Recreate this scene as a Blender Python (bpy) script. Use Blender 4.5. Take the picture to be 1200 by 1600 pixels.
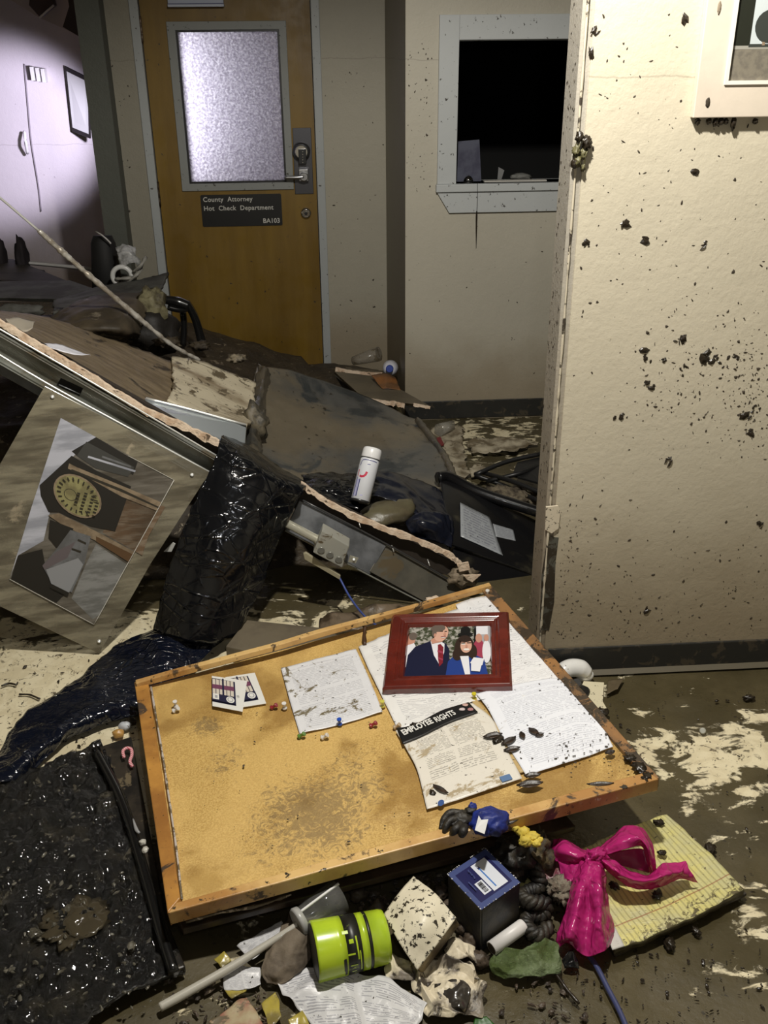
import bpy, bmesh, math, random
from mathutils import Vector, Matrix, noise
random.seed(7)
for o in list(bpy.data.objects): bpy.data.objects.remove(o)
SC = bpy.context.scene
COL = SC.collection
# ------------------------------------------------------------------ camera
F = 1500.0; PITCH = math.radians(26.2); YAW = math.radians(3.5); ROLL = math.radians(0.56); H = 1.7
fw = Vector((math.sin(YAW)*math.cos(PITCH), math.cos(YAW)*math.cos(PITCH), -math.sin(PITCH)))
r0 = Vector((math.cos(YAW), -math.sin(YAW), 0)); u0 = r0.cross(fw)
c_, s_ = math.cos(ROLL), math.sin(ROLL)
RR = c_*r0 - s_*u0; UU = s_*r0 + c_*u0
CAM = Vector((0, 0, H))
cd = bpy.data.cameras.new('camera'); cam = bpy.data.objects.new('camera', cd); COL.objects.link(cam)
cd.sensor_fit = 'VERTICAL'; cd.sensor_height = 36; cd.lens = 36*F/1600; cd.clip_start = .02
m = Matrix((RR, UU, -fw)).transposed().to_4x4(); m.translation = CAM; cam.matrix_world = m
SC.camera = cam
# ------------------------------------------------------------------ world, lights, exposure
w = bpy.data.worlds.new('world'); SC.world = w; w.use_nodes = True
w.node_tree.nodes['Background'].inputs[0].default_value = (.55, .6, .75, 1)
w.node_tree.nodes['Background'].inputs[1].default_value = .012
def light(name, kind, loc, power, col, size=.05, target=None, **kw):
    l = bpy.data.lights.new(name, kind); o = bpy.data.objects.new(name, l); COL.objects.link(o)
    o.location = loc; l.energy = power; l.color = col
    if kind == 'AREA': l.size = size
    else: l.shadow_soft_size = size
    for k, v in kw.items(): setattr(l, k, v)
    if target: o.rotation_euler = (Vector(target)-Vector(loc)).to_track_quat('-Z', 'Y').to_euler()
    return o
light('ceiling_work_light', 'SPOT', (.22, 1.6, 2.62), 180, (1, .955, .87), .045, (.22, 1.601, 0), spot_size=math.radians(169), spot_blend=.30)
light('flash_light', 'SPOT', (.12, .06, 1.82), 10, (.93, .96, 1), .03, (.25, 3, .45), spot_size=math.radians(80), spot_blend=.8)
light('hall_light', 'SPOT', (-1.0, 5.75, 1.42), 190, (.90, .86, 1), .06, (-2.08, 7.2, 1.15), spot_size=math.radians(42), spot_blend=.75)
light('back_room_light', 'AREA', (-.80, 5.50, 1.42), 9, (.90, .87, 1), .10, (-.40, 5.32, 1.42), shape='RECTANGLE', size_y=.7)
SC.view_settings.view_transform = 'Standard'; SC.view_settings.look = 'None'
SC.view_settings.gamma = 1; SC.view_settings.use_curve_mapping = False
SC.view_settings.exposure = 0.35
# ------------------------------------------------------------------ pixel -> point on a real plane
def ray(x, y): return fw + RR*((x-600)/F) + UU*((800-y)/F)
def Pz(x, y, z=0.0): d = ray(x, y); return CAM + d*((z-H)/d.z)
def Py(x, y, Y): d = ray(x, y); return CAM + d*(Y/d.y)
def Px(x, y, X): d = ray(x, y); return CAM + d*(X/d.x)
class Plane:
    def __init__(s, a, b, c):
        s.o = a; s.n = (b-a).cross(c-a).normalized()
        if s.n.dot(CAM-a) < 0: s.n = -s.n
    def at(s, x, y, off=0.0):
        d = ray(x, y); o = s.o + s.n*off
        return CAM + d*((o-CAM).dot(s.n)/d.dot(s.n))
# ------------------------------------------------------------------ materials
def new_mat(name):
    mt = bpy.data.materials.new(name); mt.use_nodes = True
    return mt, mt.node_tree, mt.node_tree.nodes['Principled BSDF']
def rgba(c): return (c[0], c[1], c[2], 1)
class NT:
    def __init__(s, t): s.t = t; s.tc = None
    def n(s, k, **kw):
        x = s.t.nodes.new(k)
        for a, b in kw.items(): setattr(x, a, b)
        return x
    def l(s, a, b): s.t.links.new(a, b)
    def co(s, which='Object', scale=(1, 1, 1)):
        if s.tc is None: s.tc = s.n('ShaderNodeTexCoord')
        mp = s.n('ShaderNodeMapping'); mp.inputs['Scale'].default_value = scale
        s.l(s.tc.outputs[which], mp.inputs[0]); return mp.outputs[0]
    def noise(s, sc, co=None, detail=6, dist=0, rough=.6):
        x = s.n('ShaderNodeTexNoise'); x.inputs['Scale'].default_value = sc; x.inputs['Detail'].default_value = detail
        x.inputs['Distortion'].default_value = dist; x.inputs['Roughness'].default_value = rough
        s.l(co if co is not None else s.co(), x.inputs['Vector']); return x.outputs[0]
    def ramp(s, fac, a, b):
        x = s.n('ShaderNodeMapRange'); x.interpolation_type = 'SMOOTHSTEP'
        x.inputs[1].default_value = a; x.inputs[2].default_value = b
        s.l(fac, x.inputs[0]); return x.outputs[0]
    def math(s, op, a, b=None, c=None):
        x = s.n('ShaderNodeMath', operation=op)
        for i, v in enumerate((a, b, c)):
            if v is None: continue
            if isinstance(v, (int, float)): x.inputs[i].default_value = v
            else: s.l(v, x.inputs[i])
        return x.outputs[0]
    def mix(s, fac, a, b):
        x = s.n('ShaderNodeMix', data_type='RGBA')
        if isinstance(fac, (int, float)): x.inputs[0].default_value = fac
        else: s.l(fac, x.inputs[0])
        for i, v in ((6, a), (7, b)):
            if isinstance(v, tuple): x.inputs[i].default_value = rgba(v)
            else: s.l(v, x.inputs[i])
        return x.outputs[2]
    def mixf(s, fac, a, b):
        x = s.n('ShaderNodeMix', data_type='FLOAT'); s.l(fac, x.inputs[0])
        for i, v in ((2, a), (3, b)):
            if isinstance(v, (int, float)): x.inputs[i].default_value = v
            else: s.l(v, x.inputs[i])
        return x.outputs[0]
    def sep(s, v):
        x = s.n('ShaderNodeSeparateXYZ'); s.l(v, x.inputs[0]); return x.outputs
    def bump(s, h, strength=.3, dist=.01, nrm=None):
        x = s.n('ShaderNodeBump'); x.inputs['Strength'].default_value = strength; x.inputs['Distance'].default_value = dist
        s.l(h, x.inputs['Height'])
        if nrm: s.l(nrm, x.inputs['Normal'])
        return x.outputs[0]
MUD = (.135, .105, .062); MUDD = (.028, .022, .014)
def M(name, col, rough=.6, metal=0, col2=None, cs=6, cr=(.4, .62), stretch=(1, 1, 1), mud=None, ms=14, mudc=MUD, mudr=.45,
      spec=None, bump=0, bs=60, bstretch=(1, 1, 1), bd=.004, crack=0, cks=14, alpha=None, trans=0, ior=None, coat=0, specks=0, spk=45, rnoise=0, sss=0):
    mt, t, p = new_mat(name); N = NT(t)
    c = col
    if col2 is not None: c = N.mix(N.ramp(N.noise(cs, N.co(scale=stretch)), *cr), col, col2)
    r = rough
    if rnoise: r = N.mixf(N.ramp(N.noise(9), .35, .65), rough, rough+rnoise)
    if mud is not None:
        mk = N.ramp(N.noise(ms, dist=.6, detail=8, rough=.65), mud-.065, mud-.005)
        c = N.mix(mk, c, mudc); r = N.mixf(mk, r, mudr)
    if specks:
        sk = N.ramp(N.noise(spk, detail=5, rough=.7), 1-specks-.065, 1-specks-.04)
        c = N.mix(sk, c, MUDD)
    if isinstance(c, tuple): p.inputs['Base Color'].default_value = rgba(c)
    else: N.l(c, p.inputs['Base Color'])
    if isinstance(r, (int, float)): p.inputs['Roughness'].default_value = r
    else: N.l(r, p.inputs['Roughness'])
    p.inputs['Metallic'].default_value = metal
    if spec is not None: p.inputs['Specular IOR Level'].default_value = spec
    if ior: p.inputs['IOR'].default_value = ior
    if coat: p.inputs['Coat Weight'].default_value = coat; p.inputs['Coat Roughness'].default_value = .08
    if trans: p.inputs['Transmission Weight'].default_value = trans
    nr = None
    if bump: nr = N.bump(N.noise(bs, N.co(scale=bstretch), detail=8), bump, bd)
    if crack:
        v = N.n('ShaderNodeTexVoronoi', feature='DISTANCE_TO_EDGE'); v.inputs['Scale'].default_value = cks
        wp = N.n('ShaderNodeMix', data_type='RGBA'); wp.inputs[0].default_value = .25
        nz = N.n('ShaderNodeTexNoise'); nz.inputs['Scale'].default_value = 5; N.l(N.co(), nz.inputs[0])
        N.l(N.co(scale=bstretch), wp.inputs[6]); N.l(nz.outputs[1], wp.inputs[7]); N.l(wp.outputs[2], v.inputs[0])
        nr = N.bump(N.ramp(v.outputs[0], 0, .22), crack, .012, nr)
    if nr: N.l(nr, p.inputs['Normal'])
    if alpha is not None:
        if isinstance(alpha, tuple): N.l(N.mixf(N.ramp(N.noise(5, N.co(scale=stretch)), .35, .6), alpha[0], alpha[1]), p.inputs['Alpha'])
        else: p.inputs['Alpha'].default_value = alpha
    return mt
def wall_mat(name, col, film=True, low=.9, line=1.62, bumps=.5, film_k=.62):
    """painted wall: roller texture, flood line, brown silt film that gets denser below the flood marks"""
    mt, t, p = new_mat(name); N = NT(t)
    geo = N.n('ShaderNodeNewGeometry'); X, Y, Z = N.sep(geo.outputs['Position'])
    big = N.noise(1.6, geo.outputs['Position'])
    c = N.mix(N.ramp(big, .35, .7), col, tuple(k*.93 for k in col))
    if film:
        h = N.math('ADD', Z, N.math('MULTIPLY', N.math('SUBTRACT', N.noise(5, geo.outputs['Position']), .5), .25))
        f = N.math('MULTIPLY', N.ramp(h, low, .12), film_k)
        c = N.mix(f, c, (.22, .165, .095))
        lw = N.math('ADD', Z, N.math('MULTIPLY', N.math('SUBTRACT', N.noise(9, geo.outputs['Position']), .5), .03))
        ln = N.math('SUBTRACT', 1, N.ramp(N.math('ABSOLUTE', N.math('SUBTRACT', lw, line)), 0, .0035))
        c = N.mix(N.math('MULTIPLY', ln, .3), c, (.08, .06, .04))
        sk = N.ramp(N.noise(38, geo.outputs['Position'], detail=6, rough=.7), .69, .72)
        den = N.ramp(N.noise(3.1, geo.outputs['Position']), .42, .62)
        c = N.mix(N.math('MULTIPLY', sk, den), c, MUDD)
    N.l(c, p.inputs['Base Color']); p.inputs['Roughness'].default_value = .55
    b1 = N.bump(N.noise(110, geo.outputs['Position'], detail=3), bumps, .0016)
    N.l(N.bump(N.noise(26, geo.outputs['Position'], detail=3), bumps*.7, .004, b1), p.inputs['Normal'])
    return mt
def paper_mat(name, base=(.78, .79, .8), lines=34, ink=(.16, .16, .2), mud=.62, ms=9, margin=.1, cols=1, words=26, strength=.7, mudc=(.3, .25, .17), wave=.01, top=.06, rows=None):
    mt, t, p = new_mat(name); N = NT(t)
    uv = N.co('UV'); U, V, _ = N.sep(uv)
    wv = N.math('MULTIPLY', N.math('SUBTRACT', N.noise(3, uv), .5), wave*4)
    v2 = N.math('ADD', V, wv)
    st = N.math('GREATER_THAN', N.math('FRACT', N.math('MULTIPLY', v2, lines)), .55)
    row = N.math('FLOOR', N.math('MULTIPLY', v2, lines))
    cb = N.n('ShaderNodeCombineXYZ'); N.l(N.math('MULTIPLY', U, words), cb.inputs[0]); N.l(N.math('MULTIPLY', row, 7.3), cb.inputs[1])
    wd = N.math('GREATER_THAN', N.noise(1, cb.outputs[0], detail=2), .44)
    cb2 = N.n('ShaderNodeCombineXYZ'); N.l(N.math('MULTIPLY', row, .37), cb2.inputs[1])
    keep = N.math('GREATER_THAN', N.noise(1, cb2.outputs[0], detail=1), .4)
    mk = N.math('MULTIPLY', N.math('MULTIPLY', st, wd), keep)
    for a, lo, hi in ((U, margin, 1-margin), (V, top, 1-top)):
        mk = N.math('MULTIPLY', mk, N.math('MULTIPLY', N.math('GREATER_THAN', a, lo), N.math('LESS_THAN', a, hi)))
    if cols == 2: mk = N.math('MULTIPLY', mk, N.math('GREATER_THAN', N.math('ABSOLUTE', N.math('SUBTRACT', U, .5)), .025))
    c = N.mix(N.math('MULTIPLY', mk, strength), base, ink)
    mm = N.ramp(N.noise(ms, dist=1.2, detail=9, rough=.7), mud-.07, mud-.02)
    c = N.mix(mm, c, mudc)
    sk = N.ramp(N.noise(70, detail=4), .66, .69); c = N.mix(sk, c, MUDD)
    N.l(c, p.inputs['Base Color']); p.inputs['Roughness'].default_value = .35
    N.l(N.bump(N.noise(22, N.co(), dist=.8), .35, .006), p.inputs['Normal'])
    return mt
# ------------------------------------------------------------------ objects
ORG = {}
def tag(o, label, cat, group=None, kind=None):
    if label: o['label'] = label
    if cat: o['category'] = cat
    if group: o['group'] = group
    if kind: o['kind'] = kind
    return o
def thing(name, label, cat, loc, group=None):
    o = bpy.data.objects.new(name, None); o.empty_display_size = .05; COL.objects.link(o)
    o.location = loc; ORG[o] = Vector(loc); return tag(o, label, cat, group)
def mesh(name, verts, faces, mats, parent=None, smooth=False, uvs=None, midx=None, bev=0, sub=0, sharp=40):
    verts = [Vector(v) for v in verts]
    lo = Vector((min(v.x for v in verts), min(v.y for v in verts), min(v.z for v in verts)))
    hi = Vector((max(v.x for v in verts), max(v.y for v in verts), max(v.z for v in verts)))
    org = Vector(((lo.x+hi.x)/2, (lo.y+hi.y)/2, lo.z))
    me = bpy.data.meshes.new(name); me.from_pydata([tuple(v-org) for v in verts], [], faces)
    if uvs:
        ul = me.uv_layers.new(name='UVMap')
        for lp in me.loops: ul.data[lp.index].uv = uvs[lp.vertex_index]
    if not isinstance(mats, (list, tuple)): mats = [mats]
    for mt in mats: me.materials.append(mt)
    if midx:
        for i, pl in enumerate(me.polygons): pl.material_index = midx[i]
    bm = bmesh.new(); bm.from_mesh(me); bmesh.ops.recalc_face_normals(bm, faces=bm.faces) if not uvs else None
    bm.to_mesh(me); bm.free()
    if smooth:
        for pl in me.polygons: pl.use_smooth = True
    o = bpy.data.objects.new(name, me); COL.objects.link(o)
    po = ORG[parent] if parent else Vector((0, 0, 0))
    o.parent = parent; o.location = org-po; ORG[o] = org
    if bev:
        b = o.modifiers.new('bevel', 'BEVEL'); b.width = bev; b.segments = 2; b.limit_method = 'ANGLE'; b.angle_limit = math.radians(40)
    if sub:
        s = o.modifiers.new('sub', 'SUBSURF'); s.levels = sub; s.render_levels = sub
    return o
def box(name, lo, hi, mat, parent=None, bev=0, **k):
    x0, y0, z0 = lo; x1, y1, z1 = hi
    v = [(x0, y0, z0), (x1, y0, z0), (x1, y1, z0), (x0, y1, z0), (x0, y0, z1), (x1, y0, z1), (x1, y1, z1), (x0, y1, z1)]
    f = [(0, 3, 2, 1), (4, 5, 6, 7), (0, 1, 5, 4), (1, 2, 6, 5), (2, 3, 7, 6), (3, 0, 4, 7)]
    return mesh(name, v, f, mat, parent, bev=bev, **k)
def prism(name, pts, vec, mat, parent=None, bev=0, mats2=None, **k):
    """polygon extruded by vec (from the visible face into depth)"""
    vec = Vector(vec); n = len(pts)
    v = [Vector(p) for p in pts] + [Vector(p)+vec for p in pts]
    f = [tuple(range(n)), tuple(range(2*n-1, n-1, -1))] + [(i, i+n, (i+1) % n+n, (i+1) % n) for i in range(n)]
    mi = None; mm = mat
    if mats2: mm = [mat, mats2]; mi = [0, 1] + [1]*n
    return mesh(name, v, f, mm, parent, bev=bev, midx=mi, **k)
def cr(p0, p1, p2, p3, t):
    return .5*((2*p1)+(p2-p0)*t+(2*p0-5*p1+4*p2-p3)*t*t+(3*p1-p0-3*p2+p3)*t**3)
def spline(pts, n):
    pts = [Vector(p) for p in pts]
    if len(pts) == 1: return [pts[0]]*n
    out = []; m_ = len(pts)-1
    for i in range(n):
        s = i/(n-1)*m_; k = min(int(s), m_-1); t = s-k
        p0 = pts[k-1] if k > 0 else 2*pts[0]-pts[1]; p3 = pts[k+2] if k+2 <= m_ else 2*pts[-1]-pts[-2]
        out.append(cr(p0, pts[k], pts[k+1], p3, t))
    return out
def fold(p, sc, seed=0):
    q = Vector((p.x*sc+seed, p.y*sc, p.z*sc))
    return noise.fractal(q, .9, 2.1, 4)
def sheet(name, rows, mat, parent=None, nu=40, nv=40, amp=0.0, sc=9, thick=.002, seed=0, ragged=0, crease=0, floor=.004, sidemat=None, sm=True):
    """cloth, paper or film through a grid of control points, with creases and a real thickness"""
    g = [spline(r, nu) for r in rows]
    cols = [spline([g[j][i] for j in range(len(g))], nv) for i in range(nu)]
    V = [[cols[i][j] for i in range(nu)] for j in range(nv)]
    Nn = [[None]*nu for _ in range(nv)]
    for j in range(nv):
        for i in range(nu):
            du = V[j][min(i+1, nu-1)]-V[j][max(i-1, 0)]; dv = V[min(j+1, nv-1)][i]-V[max(j-1, 0)][i]
            n = du.cross(dv); n = n.normalized() if n.length > 1e-9 else Vector((0, 0, 1))
            if n.dot(CAM-V[j][i]) < 0: n = -n
            Nn[j][i] = n
    top = []; uv = []
    for j in range(nv):
        for i in range(nu):
            p = V[j][i]; d = 0
            if amp: d += amp*fold(p, sc, seed)
            if crease:
                a = noise.noise(Vector((p.x*sc*.7+seed+3, p.y*sc*.7, p.z*sc*.7)))
                d += crease*(1-min(1, abs(a)*5))
            q = p+Nn[j][i]*d
            if ragged and (i in (0, nu-1) or j in (0, nv-1)):
                q = q+Vector((noise.noise(p*35+Vector((seed, 0, 0))), noise.noise(p*35+Vector((0, seed, 5))), 0))*ragged
            if q.z < floor: q.z = floor
            top.append(q); uv.append((i/(nu-1), 1-j/(nv-1)))
    n_ = len(top); bot = [top[j*nu+i]-Nn[j][i]*thick for j in range(nv) for i in range(nu)]
    f = []; mi = []
    for j in range(nv-1):
        for i in range(nu-1):
            a = j*nu+i; f.append((a, a+nu, a+nu+1, a+1)); mi.append(0)
    for j in range(nv-1):
        for i in range(nu-1):
            a = n_+j*nu+i; f.append((a, a+1, a+nu+1, a+nu)); mi.append(1)
    for i in range(nu-1):
        a = i; f.append((a, a+1, a+1+n_, a+n_)); mi.append(1)
        a = (nv-1)*nu+i; f.append((a, a+n_, a+1+n_, a+1)); mi.append(1)
    for j in range(nv-1):
        a = j*nu; f.append((a, a+n_, a+nu+n_, a+nu)); mi.append(1)
        a = j*nu+nu-1; f.append((a, a+nu, a+nu+n_, a+n_)); mi.append(1)
    return mesh(name, top+bot, f, [mat, sidemat or mat], parent, smooth=sm, uvs=uv+uv, midx=mi)
def tube(name, pts, r, mat, parent=None, n=24, seg=8, rs=None, cap=True, bumpy=0):
    p = spline(pts, n) if len(pts) > 2 or n > 2 else [Vector(q) for q in pts]
    if rs: rr = [cr_s(rs, i/(n-1)) for i in range(n)]
    else: rr = [r]*n
    V = []; f = []; up = Vector((.13, .21, 1)).normalized()
    for i in range(n):
        t = (p[min(i+1, n-1)]-p[max(i-1, 0)]).normalized()
        a = t.cross(up)
        if a.length < .05: a = t.cross(Vector((1, 0, 0)))
        a.normalize(); b = a.cross(t)
        R_ = rr[i]*(1+bumpy*noise.noise(p[i]*60))
        for k in range(seg):
            an = 2*math.pi*k/seg; V.append(p[i]+(a*math.cos(an)+b*math.sin(an))*R_)
    for i in range(n-1):
        for k in range(seg):
            a = i*seg+k; b = i*seg+(k+1) % seg; f.append((a, b, b+seg, a+seg))
    if cap: f.append(tuple(range(seg))); f.append(tuple(range((n-1)*seg, n*seg))[::-1])
    return mesh(name, V, f, mat, parent, smooth=True)
def cr_s(rs, t):
    m_ = len(rs)-1; s = t*m_; k = min(int(s), m_-1); return rs[k]+(rs[k+1]-rs[k])*(s-k)
def lathe(name, p0, p1, prof, mats, parent=None, seg=40, midx=None, smooth=True, arc=None, squash=1):
    """profile [(t along axis, radius)] turned about p0->p1"""
    p0 = Vector(p0); p1 = Vector(p1); ax = (p1-p0); t = ax.normalized()
    a = t.cross(Vector((0, 0, 1)))
    if a.length < .05: a = t.cross(Vector((0, 1, 0)))
    a.normalize(); b = a.cross(t).normalized()
    V = []; f = []; mi = []; uv = []
    for i, (tt, r) in enumerate(prof):
        for k in range(seg):
            an = 2*math.pi*k/seg; V.append(p0+ax*tt+(a*math.cos(an)+b*math.sin(an)*squash)*max(r, 1e-5)); uv.append((k/seg, tt))
    for i in range(len(prof)-1):
        for k in range(seg):
            q = i*seg+k; q2 = i*seg+(k+1) % seg; f.append((q, q2, q2+seg, q+seg)); mi.append(midx[i] if midx else 0)
    f.append(tuple(range(seg))[::-1]); mi.append(midx[0] if midx else 0)
    f.append(tuple(range((len(prof)-1)*seg, len(prof)*seg))); mi.append(midx[-1] if midx else 0)
    o = mesh(name, V, f, mats, parent, smooth=False, midx=mi)
    if smooth:
        for pl in o.data.polygons[:-2]: pl.use_smooth = True
    return o
def lump(name, c, r, mat, parent=None, seed=0, amp=.3, sc=2.2, rot=0, lv=3):
    """irregular rounded piece"""
    bm = bmesh.new(); bmesh.ops.create_icosphere(bm, subdivisions=lv, radius=1)
    R_ = Matrix.Rotation(rot, 3, 'Z'); V = []
    for v in bm.verts:
        d = 1+amp*noise.fractal(v.co*sc+Vector((seed, seed*.7, 0)), .8, 2.1, 4)
        q = R_ @ Vector((v.co.x*r[0]*d, v.co.y*r[1]*d, v.co.z*r[2]*d)); V.append(Vector(c)+q)
    f = [tuple(v.index for v in fa.verts) for fa in bm.faces]; bm.free()
    return mesh(name, V, f, mat, parent, smooth=True)
def art(name, O, U, V, n, items, parent, mats_extra=None):
    """a printed flat surface: layered ink shapes, (polygon in 0..1, material)"""
    Vs = []; f = []; mats = []; mi = []
    for k, (poly, mt) in enumerate(items):
        if mt not in mats: mats.append(mt)
        b = len(Vs)
        for (a, c) in poly: Vs.append(O+U*a+V*c+n*(.00025*(k+1)))
        f.append(tuple(range(b, len(Vs)))); mi.append(mats.index(mt))
    o = mesh(name, Vs, f, mats, parent, midx=mi)
    return o
def ell(cx, cy, rx, ry, n=20, rot=0, a0=0, a1=2*math.pi):
    out = []
    for i in range(n):
        a = a0+(a1-a0)*i/n; x = rx*math.cos(a); y = ry*math.sin(a)
        out.append((cx+x*math.cos(rot)-y*math.sin(rot), cy+x*math.sin(rot)+y*math.cos(rot)))
    return out
def rect(x0, y0, x1, y1): return [(x0, y0), (x1, y0), (x1, y1), (x0, y1)]
def text(name, s, O, U, N_, size, mat, parent, ext=.0006, bold=0, sx=1, align='LEFT', space=1):
    """lettering as a mesh; O = base line start, U = reading direction, N_ = facing"""
    cu = bpy.data.curves.new(name, 'FONT'); cu.body = s; cu.size = size; cu.extrude = ext; cu.align_x = align; cu.offset = bold; cu.space_character = space
    cu.resolution_u = 3
    tmp = bpy.data.objects.new('tmp', cu); COL.objects.link(tmp)
    dg = bpy.context.evaluated_depsgraph_get(); me = bpy.data.meshes.new_from_object(tmp.evaluated_get(dg))
    COL.objects.unlink(tmp); bpy.data.objects.remove(tmp)
    U = U.normalized(); N_ = N_.normalized(); W = N_.cross(U)
    V = [Vector(O)+U*(v.co.x*sx)+W*v.co.y+N_*(v.co.z+ext) for v in me.vertices]
    f = [tuple(p.vertices) for p in me.polygons]; bpy.data.meshes.remove(me)
    return mesh(name, V, f, mat, parent)
# ================================================================== THE SETTING
YP = 2.323; YW = 4.484; YD = 5.3; XC = .372; CEIL = 2.75
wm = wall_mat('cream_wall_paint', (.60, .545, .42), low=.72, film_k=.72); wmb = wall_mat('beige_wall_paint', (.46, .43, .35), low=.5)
wmd = wall_mat('beige_wall_shaded', (.27, .25, .195), low=.6); wmdark = wall_mat('grey_column_paint', (.085, .09, .075), film=False)  # wmd: beige wall paint with shade put into the colour
edge_m = wall_mat('partition_edge', (.42, .39, .33), low=1.5, line=5, film_k=.7)
violet = wall_mat('hall_wall_paint', (.55, .50, .56), low=.4, line=1.07)
ceilm = M('ceiling_tile', (.5, .48, .44), .9, bump=.3, bs=90)
base_m = M('rubber_base', (.022, .022, .020), .45, mud=.62, ms=20, mudc=(.06, .05, .035), bump=.1)
trim_m = M('pale_trim_paint', (.46, .48, .48), .5, bump=.15, bs=40, specks=.3)
def struct(o, nm=None):
    o['kind'] = 'structure'
    if nm: o.name = nm
    return o
def wall(name, lo, hi, mt): return struct(box(name, lo, hi, mt))
# floor: cream tiles under a skin of wet silt
fm, t, p = new_mat('muddy_tile_floor'); N = NT(t)
geo = N.n('ShaderNodeNewGeometry'); pos = geo.outputs['Position']; X, Y, Z = N.sep(pos)
at = N.n('ShaderNodeAttribute', attribute_name='cream')
n1 = N.noise(6.5, pos, detail=9, dist=1.3, rough=.62)
mp = N.n('ShaderNodeMapping'); mp.inputs['Scale'].default_value = (1.0, 2.4, 1); mp.inputs['Rotation'].default_value = (0, 0, .5); N.l(pos, mp.inputs[0])
n2 = N.noise(9, mp.outputs[0], detail=9, dist=.9, rough=.6)
s = N.math('ADD', N.math('MULTIPLY', n1, .5), N.math('MULTIPLY', n2, .5))
s = N.math('ADD', s, at.outputs['Fac'])
mk = N.ramp(s, .585, .625)
thin = N.ramp(N.noise(14, pos, detail=8, dist=.8), .42, .6)
cream = N.mix(N.math('MULTIPLY', thin, .30), (.78, .70, .49), (.42, .33, .17))
cream = N.mix(N.ramp(N.noise(30, pos, detail=9, dist=1.5, rough=.75), .57, .61), cream, (.09, .07, .045))
mud = N.mix(N.ramp(N.noise(4, pos), .35, .65), (.060, .049, .024), (.092, .075, .039))
mud = N.mix(N.ramp(N.noise(33, pos, detail=6), .66, .7), mud, (.035, .028, .018))
N.l(N.mix(mk, mud, cream), p.inputs['Base Color'])
wet = N.ramp(N.noise(3.3, pos), .38, .62)
N.l(N.mixf(mk, N.mixf(wet, .5, .14), .42), p.inputs['Roughness'])
hb = N.math('ADD', N.math('MULTIPLY', mk, -.7), N.math('MULTIPLY', N.noise(24, pos, detail=8), .6))
N.l(N.bump(N.noise(70, pos, detail=4), .35, .003, N.bump(hb, .6, .006)), p.inputs['Normal'])
x0, x1, y0, y1, st = -3.3, 2.5, -1.6, 7.6, .04
nx = int((x1-x0)/st)+1; ny = int((y1-y0)/st)+1
V = []; Fc = []; A = []
def gauss(x, y, cx, cy, rx, ry, rot=0):
    dx, dy = x-cx, y-cy; c, q = math.cos(rot), math.sin(rot); a = (dx*c+dy*q)/rx; b = (-dx*q+dy*c)/ry
    return math.exp(-(a*a+b*b))
blobs = [(-.72, 2.3, .75, .42, 0, .34), (-.55, 2.02, .35, .2, .4, .22), (0, 2.45, .5, .2, 0, .2), (-.9, 1.9, .35, .25, 0, .2)]
for px, py, r, a in ((1010, 1170, .07, .13), (1090, 1180, .12, .085), (1160, 1200, .11, .09), (1180, 1160, .1, .13), (1150, 1290, .1, .09), (1180, 1110, .06, .08),
                     (930, 1090, .05, .04), (1010, 1080, .06, .03), (1040, 1150, .05, .07), (1150, 1420, .08, .1), (1190, 1520, .07, .08), (1120, 1530, .05, .07), (1060, 1240, .05, .1),
                     (830, 1520, .05, .05), (1060, 1600, .05, .04), (740, 680, .3, .12), (830, 655, .2, .07), (780, 720, .2, .04), (380, 1570, .1, .06), (1000, 1510, .05, .06)):
    q = Pz(px, py, 0); blobs.append((q.x, q.y, r, r*.8, 0, a))
for j in range(ny):
    for i in range(nx):
        x = x0+i*st; y = y0+j*st
        z = .006*noise.fractal(Vector((x*2, y*2, 0)), 1, 2, 3)-.006
        V.append((x, y, z)); A.append(sum(b[5]*gauss(x, y, *b[:5]) for b in blobs))
for j in range(ny-1):
    for i in range(nx-1): a = j*nx+i; Fc.append((a, a+1, a+nx+1, a+nx))
me = bpy.data.meshes.new('floor'); me.from_pydata(V, [], Fc); me.materials.append(fm)
at_ = me.attributes.new('cream', 'FLOAT', 'POINT'); at_.data.foreach_set('value', A)
for pl in me.polygons: pl.use_smooth = True
fl = bpy.data.objects.new('floor', me); COL.objects.link(fl); fl['kind'] = 'structure'; ORG[fl] = Vector()
# shell
wall('ceiling', (-3.3, -1.6, CEIL), (2.5, 8.1, CEIL+.1), ceilm)
wall('wall_left', (-3.4, -1.6, -.05), (-3.3, 7.6, CEIL), wmb)
wall('wall_near', (-3.3, -1.7, -.05), (2.5, -1.6, CEIL), wmb)
wall('wall_near_right', (2.4, -1.6, -.05), (2.5, YP, CEIL), wmb)
# right-hand partition: its face towards the camera and its broken end
XP0 = .592
wall('wall_right', (XP0+.02, YP, -.02), (2.5, YP+.118, CEIL), wm)
ed = wall('trim_1', (XP0-.006, YP+.004, -.02), (XP0+.02, YP+.114, CEIL), edge_m)
struct(box('baseboard_right', (XP0+.03, YP-.007, 0), (2.4, YP, .088), base_m, bev=.003))
struct(prism('trim_2', [(XP0+.03, YP-.024, 0), (2.4, YP-.024, 0), (2.4, YP-.001, .012), (XP0+.03, YP-.001, .012)], (0, .01, 0), M('silt_line', (.10, .085, .055), .6)))
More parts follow.
